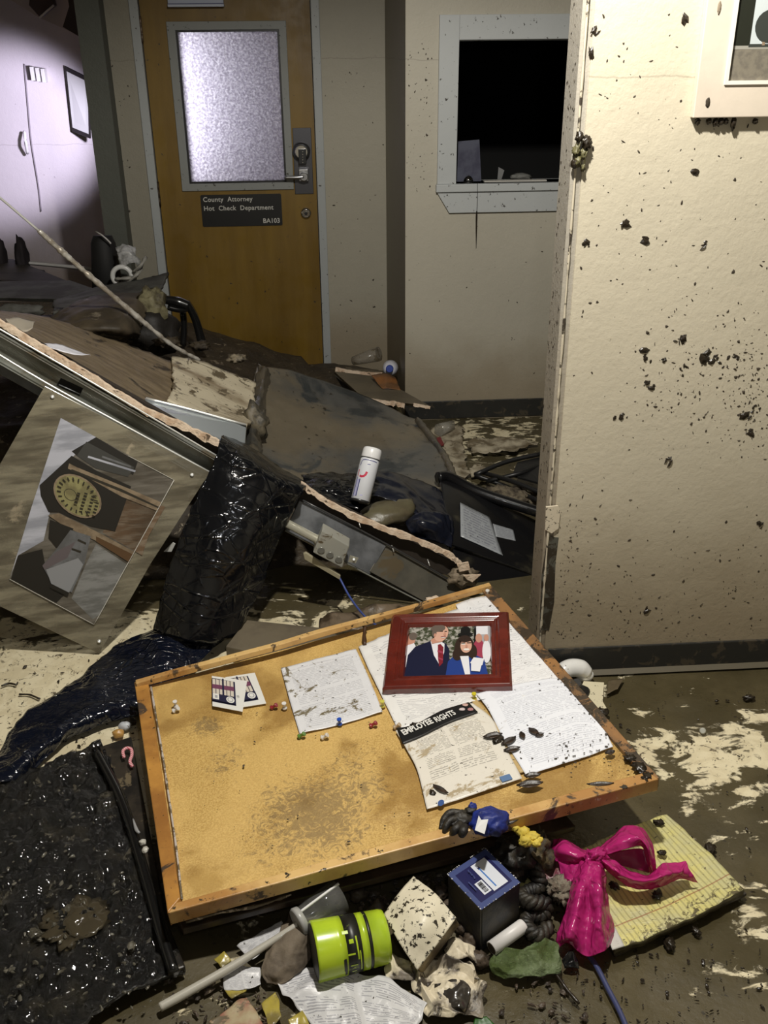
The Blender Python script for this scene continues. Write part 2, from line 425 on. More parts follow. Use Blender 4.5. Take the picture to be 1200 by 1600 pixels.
# window wall with hole
wx0 = Py(717, 62, YW).x; wx1 = 1.30; wz0 = Py(760, 286, YW).z; wz1 = Py(760, 62, YW).z
wL = XC+.012
for nm, lo, hi in (('wall_back', (wL+.001, YW, -.02), (wx0, YW+.1, CEIL)), ('wall_back_under_window', (wx0, YW, -.02), (wx1, YW+.1, wz0)),
                   ('wall_back_over_window', (wx0, YW, wz1), (wx1, YW+.1, CEIL)), ('wall_back_right', (wx1, YW, -.02), (2.5, YW+.1, CEIL))):
    wall(nm, lo, hi, wmb)
struct(box('baseboard_back', (wL, YW-.007, 0), (2.5, YW, .092), base_m, bev=.003))
wall('wall_far_right', (2.4, YP+.12, -.02), (2.5, 7.5, CEIL), wmb)
# return face between the two depths
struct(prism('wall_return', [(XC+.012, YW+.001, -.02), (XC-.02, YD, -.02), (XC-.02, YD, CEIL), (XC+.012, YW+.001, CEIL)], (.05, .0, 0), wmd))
# unlit office behind the counter window; black walls stand in for its darkness
dk = M('unlit_office_black', (.012, .012, .012), .9)
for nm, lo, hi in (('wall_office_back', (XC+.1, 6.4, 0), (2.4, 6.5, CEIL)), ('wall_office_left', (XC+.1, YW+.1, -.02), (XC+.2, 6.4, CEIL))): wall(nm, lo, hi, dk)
# counter window casing
win = box('window_1', (wx0-.085, YW-.018, wz0), (wx0, YW, wz1+.095), trim_m, bev=.002); struct(win)
box('casing_head', (wx0, YW-.018, wz1), (wx1, YW, wz1+.095), trim_m, win, bev=.002)
box('casing_right', (wx1, YW-.018, wz0), (wx1+.085, YW, wz1+.095), trim_m, win, bev=.002)
box('window_reveal', (wx0-.002, YW-.004, wz1-.004), (wx1, YW+.1, wz1+.001), trim_m, win)
box('stool', (wx0-.09, YW-.03, wz0-.033), (wx1+.09, YW+.12, wz0), trim_m, win, bev=.003)
ap0 = Py(688, 308, YW).z; ap1 = Py(707, 332, YW).z
prism('apron', [(wx0-.085, YW-.016, wz0-.034), (wx1+.08, YW-.016, wz0-.034), (wx1+.03, YW-.016, ap1), (wx0-.028, YW-.016, ap1)], (0, .016, 0), trim_m, win, bev=.0015)
# door wall
dx0 = Py(216, 0, YD).x; dx1 = Py(483.5, 0, YD).x; DH = 2.06
colx0 = Py(115, 0, 5.18).x; colx1 = Py(165, 33, YD).x
jl = .048
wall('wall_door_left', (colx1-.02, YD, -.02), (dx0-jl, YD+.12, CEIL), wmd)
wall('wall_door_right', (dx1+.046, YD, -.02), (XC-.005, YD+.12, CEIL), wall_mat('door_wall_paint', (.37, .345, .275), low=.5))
wall('wall_door_head', (dx0-jl, YD, DH+.05), (dx1+.05, YD+.12, CEIL), wmb)
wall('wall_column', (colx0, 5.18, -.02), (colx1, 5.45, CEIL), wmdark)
jamb_m = M('pale_jamb_paint', (.36, .38, .38), .45, bump=.1, specks=.29)
jr = struct(box('trim_3', (dx1+.004, YD-.012, 0), (dx1+.046, YD+.1, DH+.05), jamb_m, bev=.003))
jl_ = struct(box('trim_4', (dx0-jl, YD-.012, 0), (dx0-.004, YD+.1, DH+.05), jamb_m, bev=.003))
struct(box('trim_5', (dx0-.004, YD-.012, DH+.005), (dx1+.004, YD+.1, DH+.05), jamb_m, bev=.003))
struct(box('light_stop_left', (dx0-.006, YD+.056, 0), (dx0+.02, YD+.1, DH+.05), jamb_m)); struct(box('light_stop_right', (dx1-.02, YD+.056, 0), (dx1+.006, YD+.1, DH+.05), jamb_m))  # stop strips added to block light leaking past the door edges
# door leaf, built as stiles around the obscured pane
wood = M('amber_veneer', (.20, .118, .012), .38, col2=(.145, .082, .008), cs=2, stretch=(4, 4, .5), cr=(.3, .7), bump=.08, bs=30, bstretch=(8, 8, .6), specks=.27, spk=30, rnoise=.15)
YL = YD+.01
g0 = Py(272, 45, YL); g1 = Py(448, 45, YL); gz0 = Py(370, 287, YL).z; gz1 = Py(370, 45, YL).z
gx0 = Py(284, 166, YL).x; gx1 = Py(443, 166, YL).x
def frame_mesh(name, ox0, ox1, oz0, oz1, ix0, ix1, iz0, iz1, ya, yb, mt, parent=None, bev=.002):
    V = []; 
    for y in (ya, yb):
        for (x, z) in ((ox0, oz0), (ox1, oz0), (ox1, oz1), (ox0, oz1), (ix0, iz0), (ix1, iz0), (ix1, iz1), (ix0, iz1)): V.append((x, y, z))
    f = []
    for k in range(4):
        a, b = k, (k+1) % 4
        f += [(a, b, b+4, a+4), (a+8, a+12, b+12, b+8), (a, a+8, b+8, b), (a+4, b+4, b+12, a+12)]
    return mesh(name, V, f, mt, parent, bev=bev)
door = frame_mesh('door_1', dx0, dx1, .012, DH, gx0, gx1, gz0, gz1, YL, YL+.044, wood); struct(door)
cas = M('vision_casing', (.24, .25, .24), .5, bump=.1, specks=.3)
cz1 = Py(350, 33, YL-.012).z; cz0 = Py(370, 297.5, YL-.012).z; cx0 = Py(272, 166, YL-.012).x; cx1 = Py(453, 166, YL-.012).x
frame_mesh('vision_frame', cx0, cx1, cz0, cz1, gx0+.004, gx1-.004, gz0+.004, gz1-.004, YL-.012, YL, cas, door)
frame_mesh('glazing_bead', gx0+.003, gx1-.003, gz0+.003, gz1-.003, gx0+.013, gx1-.013, gz0+.013, gz1-.013, YL-.006, YL+.02, M('black_bead', (.01, .01, .01), .4), door, 0)
# obscured glass: thin translucent pane with a pebbled face
gm, t, p = new_mat('obscured_glass'); N = NT(t)
p.inputs['Base Color'].default_value = (.22, .20, .25, 1); p.inputs['Roughness'].default_value = .3
tr = N.n('ShaderNodeBsdfTranslucent'); nz = N.ramp(N.noise(95, detail=4), .36, .66)
N.l(N.mix(nz, (.55, .53, .58), (1, 1, 1)), tr.inputs[0])
bn = N.bump(N.noise(55, N.co(scale=(1, 1, 1.5)), detail=5), 1, .02); N.l(bn, tr.inputs['Normal']); N.l(N.bump(N.noise(80), .4, .004), p.inputs['Normal'])
mx = N.n('ShaderNodeMixShader'); mx.inputs[0].default_value = .72; N.l(p.outputs[0], mx.inputs[1]); N.l(tr.outputs[0], mx.inputs[2])
N.l(mx.outputs[0], t.nodes['Material Output'].inputs[0])
box('glass_pane', (gx0+.006, YL+.008, gz0+.006), (gx1-.006, YL+.013, gz1-.006), gm, door)
steel = M('brushed_steel', (.42, .42, .43), .32, .9, bump=.05, bstretch=(1, 1, 12)); steel_d = M('dark_steel', (.10, .10, .11), .35, .8)
blackp = M('black_plastic', (.012, .012, .012), .4); chrome = M('chrome', (.8, .8, .82), .12, 1)
# keypad lock with lever
def at(px, py, y=None): return Py(px, py, y or YL)
lk = thing('keypad_lock', 'tall grey push-button lock with lever handle on the amber door', 'lock', at(474, 303)); 
a = at(458, 200, YL-.006); b = at(489, 303, YL-.006)
prism('backplate', [(at(457, 200).x, YL-.006, a.z), (at(486, 200).x, YL-.006, a.z), (at(490, 300).x, YL-.006, b.z), (at(461, 300).x, YL-.006, b.z)], (0, .006, 0), steel_d, lk, bev=.002)
cq = at(471, 236); lathe('housing', (cq.x, YL-.006, cq.z), (cq.x, YL-.045, cq.z), [(0, .046), (.7, .045), (.9, .04), (1, .034)], steel_d, lk)
lathe('housing_rim', (cq.x, YL-.0455, cq.z), (cq.x, YL-.049, cq.z), [(0, .034), (1, .030)], chrome, lk)
b0 = at(466, 233, YL-.052); b1 = at(479, 256, YL-.052)
pad = box('keypad', (b0.x, YL-.062, b1.z), (b1.x, YL-.044, b0.z), blackp, lk, bev=.002)
for k in range(5):
    q = at(473, 237+k*4.2, YL-.062); lathe('button', (q.x, YL-.062, q.z), (q.x, YL-.066, q.z), [(0, .0028), (1, .0024)], chrome, pad, seg=10)
b0 = at(466.5, 264, YL-.03); b1 = at(482.5, 283, YL-.03)
box('lever_block', (b0.x, YL-.045, b1.z), (b1.x, YL-.006, b0.z), steel, lk, bev=.004)
q = at(475, 274); lathe('lever_hub', (q.x, YL-.045, q.z), (q.x, YL-.066, q.z), [(0, .022), (.8, .022), (1, .018)], steel, lk)
tube('lever', [(q.x, YL-.06, q.z), (q.x-.04, YL-.062, q.z-.002), (q.x-.10, YL-.058, q.z-.002)], .009, steel, lk, n=12, seg=10)
q = at(478, 333)
db = thing('deadbolt', 'round chrome deadbolt cylinder below the lever on the amber door', 'lock', (q.x, YL, q.z))
lathe('collar', (q.x, YL, q.z), (q.x, YL-.014, q.z), [(0, .029), (.6, .028), (1, .02)], chrome, db)
lathe('keyway', (q.x, YL-.014, q.z), (q.x, YL-.017, q.z), [(0, .009), (1, .008)], blackp, db, seg=16)
# hinges
for k, (pa, pb) in enumerate((((216, 25), (220.5, 66)), ((246, 284), (250, 322)))):
    A_ = Py(pa[0], pa[1], YL-.012); B_ = Py(pb[0], pb[1], YL-.012)
    hg = lathe('hinge', (dx0, YL-.016, B_.z), (dx0, YL-.016, A_.z), [(0, .006), (.32, .006), (.325, .0045), (.34, .006), (.66, .006), (.665, .0045), (.68, .006), (1, .006)], M('worn_bronze_%d' % k, (.16, .12, .09), .45, .6) if k == 0 else M('dark_bronze', (.05, .035, .02), .5, .5), door, seg=14)
# name plate
S0 = at(313, 305, YL-.007); S1 = at(441, 305, YL-.007); Z0 = at(440, 352, YL-.007).z; Z1 = S0.z; SX1 = at(441, 340, YL-.007).x; SX0 = at(315, 330, YL-.007).x
sg = thing('door_sign', 'black plate reading County Attorney Hot Check Department BA103 on the amber door', 'sign', ((SX0+SX1)/2, YL, Z0))
rc = .008; pts = []
for cx, cz, a0 in ((SX1-rc, Z1-rc, 0), (SX0+rc, Z1-rc, 90), (SX0+rc, Z0+rc, 180), (SX1-rc, Z0+rc, 270)):
    for k in range(5): an = math.radians(a0+k*22.5); pts.append((cx+rc*math.cos(an), YL-.006, cz+rc*math.sin(an)))
prism('plate', pts, (0, .006, 0), M('sign_black', (.012, .012, .012), .35), sg)
lt = M('sign_lettering', (.55, .54, .50), .5)
UX = Vector((1, 0, 0)); NY = Vector((0, -1, 0)); hh = Z1-Z0
text('lettering', 'County  Attorney', (SX0+.012, YL-.006, Z1-.034), UX, NY, .0335, lt, sg, bold=.0004, space=1.06)
text('lettering', 'Hot  Check  Department', (SX0+.012, YL-.006, Z1-.079), UX, NY, .0335, lt, sg, bold=.0004, space=1.06)
text('lettering', 'BA103', (SX1-.012, YL-.006, Z0+.014), UX, NY, .0335, lt, sg, bold=.0004, align='RIGHT')
# white holder at the top of the door
a = Py(262, 11, YL-.04); b = Py(350, 11, YL-.04)
hd = thing('notice_holder', 'pale notice tray fixed high on the amber door above the pane', 'tray', (a.x, YL, a.z))
box('tray', (a.x, YL-.04, a.z), (b.x, YL, a.z+.012), M('pale_blue_plastic', (.52, .56, .66), .4), hd, bev=.002)
box('panel', (a.x+.002, YL-.034, a.z+.012), (b.x-.002, YL-.004, a.z+.16), M('pale_blue_paper', (.45, .50, .62), .5), hd)
box('seam', (a.x+.001, YL-.0405, a.z+.0115), (b.x-.001, YL-.036, a.z+.015), M('seam_blue', (.08, .09, .2), .5), hd)
# hall beyond
wall('wall_hall_back', (-3.3, 7.2, -.02), (2.5, 7.3, CEIL), violet)
# ================================================================== THE CORK BOARD AND WHAT LIES ON IT
q0 = Pz(262, 1432, .125); q1 = Pz(1029, 1218, .215); q3 = Pz(211, 1070, .13)
BP = Plane(q0, q1, q3); bn_ = BP.n
def B(x, y, off=0.0): return BP.at(x, y, off)
pine = M('pine_rail', (.56, .28, .06), .4, col2=(.30, .13, .03), cs=5, cr=(.35, .65), mud=.66, ms=10, mudc=(.06, .04, .025), bump=.2, bs=60, specks=.3, coat=.3)
pine2 = M('pale_pine_rail', (.72, .48, .19), .4, col2=(.42, .21, .06), cs=5, cr=(.35, .65), mud=.64, ms=12, mudc=(.07, .045, .025), bump=.2, bs=60, specks=.31, coat=.3)
pine3 = M('muddy_rail', (.34, .17, .06), .4, col2=(.2, .11, .05), cs=7, mud=.56, ms=16, mudc=(.05, .035, .022), bump=.3, bs=50, coat=.3)
cork, t, p = new_mat('wet_cork'); N = NT(t)
grain = N.noise(260, detail=3); c = N.mix(N.ramp(grain, .35, .65), (.64, .43, .14), (.45, .275, .075))
big = N.noise(3.6, detail=5, dist=.4); c = N.mix(N.math('MULTIPLY', N.ramp(big, .48, .62), .7), c, (.28, .155, .045))
c = N.mix(N.math('MULTIPLY', N.ramp(N.noise(5, detail=3), .54, .44), .35), c, (.70, .47, .16))
at = N.n('ShaderNodeAttribute', attribute_name='silt')
sm = N.math('ADD', N.noise(38, detail=9, dist=2.2, rough=.75), N.math('MULTIPLY', at.outputs['Fac'], .40))
c = N.mix(N.math('MULTIPLY', N.ramp(sm, .64, .78), .58), c, (.10, .07, .04))
c = N.mix(N.ramp(N.noise(60, detail=5), .71, .74), c, (.05, .035, .02))
N.l(c, p.inputs['Base Color']); N.l(N.mixf(N.ramp(big, .5, .6), .62, .3), p.inputs['Roughness'])
N.l(N.bump(grain, .35, .002, N.bump(N.noise(12, dist=1), .3, .01)), p.inputs['Normal'])
bd = thing('cork_board', 'large wood-framed cork notice board lying face up across the middle of the floor', 'notice board', (q0+q1)/2-Vector((0, 0, .1)))
# cork panel: subdivided face carrying silt smears where the flood left them
cor = [B(232, 1072, -.004), B(279, 1418, -.004), B(1016, 1216, -.004), B(764, 928, -.004)]
nu, nv = 90, 60; V = []; sil = []
sm_px = ((322, 1132, .045, .75), (350, 1185, .07, .5), (440, 1255, .10, .45), (520, 1240, .09, .42), (560, 1180, .08, .35), (480, 1310, .1, .3), (600, 1230, .06, .35), (270, 1300, .04, .3), (900, 1250, .06, .12), (400, 1330, .08, .2), (540, 1300, .08, .35), (700, 1230, .06, .3))
smv = [(B(a, b), r, k) for a, b, r, k in sm_px]
for j in range(nv+1):
    for i in range(nu+1):
        u = i/nu; v = j/nv
        pt = (cor[1]*(1-u)+cor[2]*u)*v+(cor[0]*(1-u)+cor[3]*u)*(1-v)
        pt = pt+bn_*(.0015*noise.noise(pt*12)); V.append(pt)
        sil.append(sum(k*math.exp(-((pt-c0).length/r)**2) for c0, r, k in smv)+.25*math.exp(-((1-u)/.03)**2)+.22*math.exp(-(u/.02)**2))
nV = len(V); Fc = []
for j in range(nv):
    for i in range(nu): a = j*(nu+1)+i; Fc.append((a, a+nu+1, a+nu+2, a+1))
V += [v-bn_*.014 for v in V]
edge = [i for i in range(nu+1)]+[j*(nu+1)+nu for j in range(1, nv+1)]+[nv*(nu+1)+i for i in range(nu-1, -1, -1)]+[j*(nu+1) for j in range(nv-1, 0, -1)]
for k in range(len(edge)): a, b = edge[k], edge[(k+1) % len(edge)]; Fc.append((a, b, b+nV, a+nV))
Fc.append(tuple(e+nV for e in edge[::-1]))
ck = mesh('cork_panel', V, Fc, cork, bd)
a_ = ck.data.attributes.new('silt', 'FLOAT', 'POINT'); a_.data.foreach_set('value', sil+[0.0]*nV)
def rail(name, o0, o1, i0, i1, up, dn, mt):
    """a frame rail: outer edge o0-o1, inner edge i0-i1 on the board plane"""
    n_ = 24; V = []; f = []
    for k in range(n_+1):
        s = k/n_; O_ = o0.lerp(o1, s); I_ = i0.lerp(i1, s); wv = .0012*noise.noise(O_*9)
        V += [O_+bn_*(up+wv), I_+bn_*(up+wv), I_-bn_*dn, O_-bn_*dn]
    for k in range(n_):
        for j in range(4): a = k*4+j; b = k*4+(j+1) % 4; f.append((a, b, b+4, a+4))
    f += [(0, 1, 2, 3), (n_*4+3, n_*4+2, n_*4+1, n_*4)]
    return mesh(name, V, f, mt, bd, bev=.0025)
rail('left_rail', B(211, 1070), B(263, 1432), B(232, 1066), B(283, 1408), .010, .030, pine)
rail('near_rail', B(263, 1432), B(1029, 1222), B(277, 1415), B(1012, 1210), .010, .026, pine2)
rail('right_rail', B(1030, 1219), B(766, 916), B(1012, 1222), B(755, 928), .008, .022, pine3)
# the far rail has sprung away from the cork and bows upward
fr = [B(213, 1070, .01), B(300, 1046, .02), B(420, 1014, .03), B(520, 985, .03), B(640, 953, .02), B(766, 917, .008)]
pp = spline(fr, 40); V = []; f = []
dirn = (B(213, 1070)-B(262, 1432)).normalized()
for k, q in enumerate(pp):
    h_ = .011*(1+.1*noise.noise(q*14)); V += [q+dirn*.009+bn_*h_, q-dirn*.009+bn_*h_, q-dirn*.010-bn_*.006, q+dirn*.010-bn_*.006]
for k in range(39):
    for j in range(4): a = k*4+j; b = k*4+(j+1) % 4; f.append((a, b, b+4, a+4))
f += [(0, 1, 2, 3), (39*4+3, 39*4+2, 39*4+1, 39*4)]
mesh('sprung_far_rail', V, f, pine2, bd, bev=.002)['label'] = 'sprung bowed pine rail'
tube('white_spline', [B(236, 1074, .006), B(254, 1180, .007), B(263, 1240, .006), B(276, 1330, .007), B(284, 1405, .005)], .0026, M('white_spline', (.5, .45, .4), .5, mud=.55, ms=30), bd, n=40, seg=6, bumpy=.6)
# a second dark board beneath it
k0 = [Pz(285, 1452, .075), Pz(900, 1290, .09), Pz(850, 1230, .09), Pz(250, 1380, .07)]
ub = thing('sodden_board', 'dark sodden board wedged under the near edge of the cork board', 'board', k0[0]-Vector((0, 0, .06)))
dwood = M('black_sodden_wood', (.022, .015, .010), .3, col2=(.06, .04, .025), cs=9, bump=.4, bs=30)
prism('panel', k0, (0, 0, -.018), dwood, ub, bev=.003)
tube('pale_edge', [Pz(290, 1441, .088), Pz(340, 1427, .088), Pz(400, 1416, .09), Pz(455, 1398, .09)], .0028, M('pale_edge', (.5, .42, .32), .4, mud=.5, ms=40), ub, n=20, seg=6, bumpy=1)
# papers lying or pinned on the board
def paper(name, px, mt, label, off=.004, amp=.003, sc=14, nu=40, nv=50, seed=1, group=None, cat='paper', crease=0, thick=.0008, extra=None, rag=0):
    rows = [[B(a, b, off+(e if len(q) > 2 else 0)) for q in r for a, b, e in [(q+(0,))[:3]]] for r in px]
    o = sheet(name, rows, mt, None, nu, nv, amp, sc, thick, seed, rag, crease, 0.01)
    tag(o, label, cat, group); return o
p1 = paper_mat('form_print', lines=44, strength=.3, mud=.62, ms=11, cols=1, base=(.72, .72, .74), mudc=(.17, .14, .08))
paper('printed_form', [[(439, 1044), (500, 1028), (556, 1014)], [(452, 1092), (515, 1075), (576, 1058)], [(468, 1146), (535, 1131), (598, 1112)]], p1,
      'white printed form with brown silt squiggles, pinned left of the framed photo', .003, .0022, 16, seed=2)
p2 = paper_mat('wrinkled_print', lines=46, mud=.72, ms=8, base=(.80, .79, .77), words=14, strength=.3, wave=.03)
paper('crumpled_notice', [[(560, 1010), (608, 990), (640, 975), (720, 950)], [(578, 1050), (640, 1040), (700, 1030), (760, 1010)], [(600, 1095), (660, 1090), (720, 1080), (775, 1060)], [(622, 1140), (680, 1120), (730, 1100), (790, 1080)]], p2,
      'crumpled wet white sheet partly hidden under the framed photo', .002, .0035, 20, seed=9, crease=.002)
p3 = paper_mat('long_print', lines=70, mud=.70, ms=7, base=(.84, .84, .85), words=12, strength=.22, wave=.03, mudc=(.4, .36, .28))
paper('long_white_sheet', [[(712, 945), (740, 934), (764, 930)], [(740, 1000), (790, 985), (815, 980)], [(770, 1070), (820, 1050), (868, 1036)], [(800, 1110), (860, 1090), (915, 1090)]], p3,
      'long white sheet running under the photo to the far corner of the cork board', .0035, .0025, 16, seed=5, crease=.001)
p4 = paper_mat('text_page', lines=58, mud=.68, ms=6, base=(.82, .84, .90), words=34, strength=.33, mudc=(.34, .30, .24), ink=(.25, .26, .34))
paper('white_text_page', [[(744, 1084), (800, 1070), (860, 1060), (898, 1066)], [(764, 1110), (820, 1090), (880, 1078), (917, 1092)], [(790, 1160), (840, 1140), (900, 1120), (940, 1130)], [(822, 1211), (870, 1196), (920, 1180), (958, 1166)]], p4,
      'bluish white page of small print nearest the right corner of the cork board', .006, .002, 12, seed=7)
tan = M('tan_card', (.50, .36, .16), .5, bump=.1, specks=.3)
paper('tan_folder_strip', [[(733, 1090), (741, 1087)], [(770, 1142), (780, 1138)], [(812, 1208), (826, 1204)]], tan, 'narrow tan card strip showing between the poster and the small-print page', .004, .0005, 10, 6, 30, cat='card')
p5 = paper_mat('poster_print', lines=54, mud=.62, ms=8, base=(.74, .70, .62), words=26, strength=.5, mudc=(.42, .34, .22), ink=(.10, .09, .08), cols=2, top=.2, margin=.13)
PST = [[(618, 1142), (680, 1118), (738, 1098)], [(636, 1172), (700, 1145), (768, 1122)], [(652, 1204), (715, 1180), (786, 1160)], [(667, 1264), (735, 1243), (816, 1216)]]
ps = paper('employee_rights_poster', PST, p5, 'worn Employee Rights poster with black banner, below the framed photo', .0065, .0016, 12, seed=3, cat='poster')
# banner printed across the poster's head (follows the sheet)
blk = M('banner_black', (.012, .012, .012), .35, mud=.70, ms=16, mudc=(.3, .26, .2)); wht = M('print_white', (.75, .74, .70), .5)
bl = [[B(a, b, .0105) for a, b in ((620, 1138), (650, 1131), (690, 1110), (732, 1097))], [B(a, b, .0105) for a, b in ((629, 1163), (660, 1150), (700, 1130), (747, 1113))]]
bo = sheet('banner', bl, blk, ps, 30, 8, .0006, 20, .0006, 3, 0)
U_ = (B(722, 1113)-B(640, 1150)); Wd = U_.length
text('banner_lettering', 'EMPLOYEE', B(631, 1149, .0128), B(674, 1131)-B(631, 1149), bn_, .027, wht, bo, sx=.66, bold=.0008)
text('banner_lettering', 'RIGHTS', B(682, 1129, .0128), B(720, 1113)-B(682, 1129), bn_, .027, wht, bo, sx=.62, bold=.0006)
for k, (a, b, w_, h_, c) in enumerate(((727, 1101, 9, 5, (.55, .35, .3)), (735, 1108, 7, 4, (.4, .2, .2)), (722, 1108, 6, 4, (.6, .5, .5)))):
    lump('banner_photo', B(a, b, .0115), (.008, .006, .0006), M('banner_pic_%d' % k, c, .5), bo, k, .3, 2, lv=2)
art('blue_stamp', B(785, 1222, .0098), B(801, 1217)-B(785, 1222), B(780, 1214)-B(785, 1222), bn_, [(rect(0, 0, 1, 1), M('stamp_blue', (.10, .18, .34), .5))], ps)
art('blue_seal', B(685, 1261, .0095), B(695, 1257)-B(685, 1261), B(683, 1252)-B(685, 1261), bn_, [(ell(.5, .5, .5, .5), M('seal_blue', (.03, .08, .25), .5))], ps)
# the two picture cards
cardw = M('card_white', (.75, .74, .70), .35); navy = M('card_navy', (.02, .02, .05), .4); plum = M('card_plum', (.16, .05, .10), .5); ivory = M('card_ivory', (.62, .56, .48), .5); greyp = M('card_grey', (.35, .35, .37), .5)
def card(pts, label, off, seed):
    tl, tr, br, bl_ = [B(a, b, off) for a, b in pts]
    o = prism('picture_card', [bl_, br, tr, tl], bn_*-.0012, cardw); tag(o, label, 'card', 'picture cards on the cork board')
    U = br-bl_; V_ = tl-bl_; it = [(rect(.0, .14, .80, .93), navy)]
    for k in range(6):
        x = .02+k*.125; it.append((rect(x, .40, x+.10, .90), ivory)); it.append((rect(x-.01, .58, x+.115, .72), plum))
    it += [(rect(.36, .38, .42, .93), navy), (rect(.0, .16, .80, .39), navy), (ell(.62, .27, .14, .10), cardw), (ell(.62, .27, .10, .07), greyp), (ell(.62, .27, .07, .05), cardw), (rect(.03, .2, .24, .38), cardw), (rect(.10, .24, .19, .33), greyp)]
    art('printed_picture', bl_, U, V_, bn_, it, o); return o
card([(352, 1058), (398, 1051), (416, 1099), (372, 1106)], 'rear of the two small picture cards, fanned out to the right', .004, 2)
card([(331, 1056), (386, 1064), (379, 1112), (332, 1103)], 'front of the two small picture cards showing pale sticks with plum bands', .009, 1)
# framed photograph
fp = [B(598, 1085, .004), B(801, 1080, .004), B(795, 964, .004), B(613, 968, .004)]
maho = M('mahogany_lacquer', (.085, .012, .008), .22, col2=(.15, .02, .012), cs=14, coat=1, cr=(.3, .7)); 
pf = thing('framed_photo', 'dark red wooden picture frame with a couple\'s photo lying on the papers', 'picture frame', (fp[0]+fp[1])/2)
n_ = bn_; ctr = sum(fp, Vector())/4
# moulded profile: (inset fraction, height)
prof = [(0, 0), (0, .016), (.035, .022), (.17, .024), (.19, .020), (.23, .022), (.25, .018), (.30, .018), (.33, .008)]
Vf = []; f = []
for ins, hh_ in prof:
    for q in fp: Vf.append(q.lerp(ctr, ins)+n_*hh_)
for i in range(len(prof)-1):
    for k in range(4): a = i*4+k; b = i*4+(k+1) % 4; f.append((a, b, b+4, a+4))
f.append((0, 3, 2, 1))
mesh('frame', Vf, f, maho, pf, bev=.0012)
pc = [q.lerp(ctr, .315)+n_*.0085 for q in fp]
U = pc[1]-pc[0]; V_ = pc[3]-pc[0]
C_ = lambda n, c, r=.3: M('photo_'+n, c, r)
foliage = M('photo_foliage', (.05, .06, .03), .25, col2=(.42, .40, .36), cs=70, cr=(.45, .6)); suit = C_('suit', (.012, .014, .04)); skin = C_('skin', (.55, .28, .2)); skin2 = C_('skin_light', (.68, .40, .30)); hair = C_('hair', (.035, .02, .015)); hairm = C_('hair_brown', (.14, .11, .09)); shirt = C_('shirt', (.78, .78, .82)); tie = C_('tie', (.22, .02, .03)); blue = C_('blue', (.02, .05, .24)); red = C_('red', (.35, .05, .09)); rose = C_('teeth', (.8, .75, .7)); grey = C_('grey', (.4, .4, .42)); blackk = C_('black', (.008, .008, .008))
it = [(rect(0, 0, 1, 1), foliage), (rect(.80, .55, 1, 1), grey), (rect(.83, .80, .97, .97), shirt), (rect(.80, .60, .83, 1), blackk),
      (ell(.04, .72, .05, .12), skin), (ell(.06, .80, .05, .08), hairm), ([(0, .2), (0, .62), (.08, .66), (.14, .5), (.1, .2)], shirt),
      (ell(.86, .5, .07, .2), red), (ell(.86, .72, .04, .09), skin), (ell(.95, .45, .05, .22), shirt), (ell(.95, .72, .03, .07), skin),
      ([(0, 0), (.02, .42), (.10, .58), (.27, .68), (.38, .72), (.47, .62), (.51, .5), (.52, 0)], suit),
      ([(.28, .68), (.33, .40), (.40, .22), (.45, .45), (.45, .62), (.36, .72)], shirt), ([(.37, .60), (.40, .62), (.44, .55), (.44, .25), (.40, .18), (.38, .34)], tie),
      ([(.37, .50), (.44, .46), (.44, .42), (.37, .46)], red), ([(.38, .36), (.44, .32), (.44, .29), (.39, .32)], red),
      ([(.30, .62), (.28, .70), (.36, .78), (.43, .66)], skin), (ell(.405, .82, .085, .165, rot=-.12), skin2), (ell(.365, .93, .09, .075, rot=.2), hairm), (ell(.32, .85, .028, .10), hairm), (ell(.33, .79, .014, .035), skin),
      (rect(.385, .855, .425, .87), hair), (rect(.445, .85, .475, .865), hair), (ell(.45, .80, .016, .035), skin), (ell(.435, .735, .032, .014), rose), ([(.40, .755), (.47, .745), (.465, .735), (.41, .74)], tie),
      (ell(.70, .78, .095, .035), blackk), (ell(.70, .86, .06, .08), blackk),
      ([(.48, 0), (.50, .25), (.55, .33), (.64, .36), (.82, .36), (.92, .28), (.96, 0)], blue),
      (ell(.69, .52, .115, .235), hair), (ell(.61, .38, .06, .12), hair), (ell(.79, .42, .05, .14), hair),
      ([(.64, .34), (.74, .34), (.76, 0), (.70, 0)], shirt), (ell(.71, .54, .068, .14), skin2), (rect(.65, .58, .70, .60), blackk), (rect(.72, .58, .77, .60), blackk), (rect(.655, .555, .70, .575), rose), (ell(.715, .46, .035, .022), rose), (ell(.715, .52, .014, .03), skin),
      (ell(.70, .655, .075, .05), hair), ([(.76, .20), (.80, .30), (.92, .27), (.90, .15), (.80, .13)], shirt), ([(.77, .12), (.77, .18), (.89, .15), (.87, .03), (.77, .05)], shirt)]
art('photograph', pc[0], U, V_, n_, it, pf)
# push pins
def pin(px, py, c, label, lay=False, k=0):
    q = B(px, py, .002); m_ = M('pin_'+label.split()[0], c, .25, coat=.5)
    o = thing('push_pin', label, 'pin', q, 'push pins on the cork board')
    ax = bn_ if not lay else (U.normalized()*.8+bn_*.5).normalized()
    lathe('grip', q, q+ax*.018, [(0, .0065), (.15, .0065), (.25, .0035), (.7, .004), (.8, .006), (1, .0058)], m_, o, seg=14)
    tube('needle', [q, q-ax*.003], .0006, chrome, o, n=2, seg=5)
pin(531, 1132, (.02, .08, .45), 'blue push pin just under the white printed form')
pin(579, 1134, (.30, .02, .03), 'red push pin lying right of the blue one', True)
pin(424, 1106, (.28, .02, .03), 'red push pin between the cards and the printed form', True)
pin(445, 1107, (.75, .73, .70), 'white push pin just left of the printed form')
pin(503, 1153, (.7, .66, .6), 'white push pin lying below the printed form', True)
pin(275, 1104, (.75, .72, .68), 'upper of two white push pins by the left rail', False)
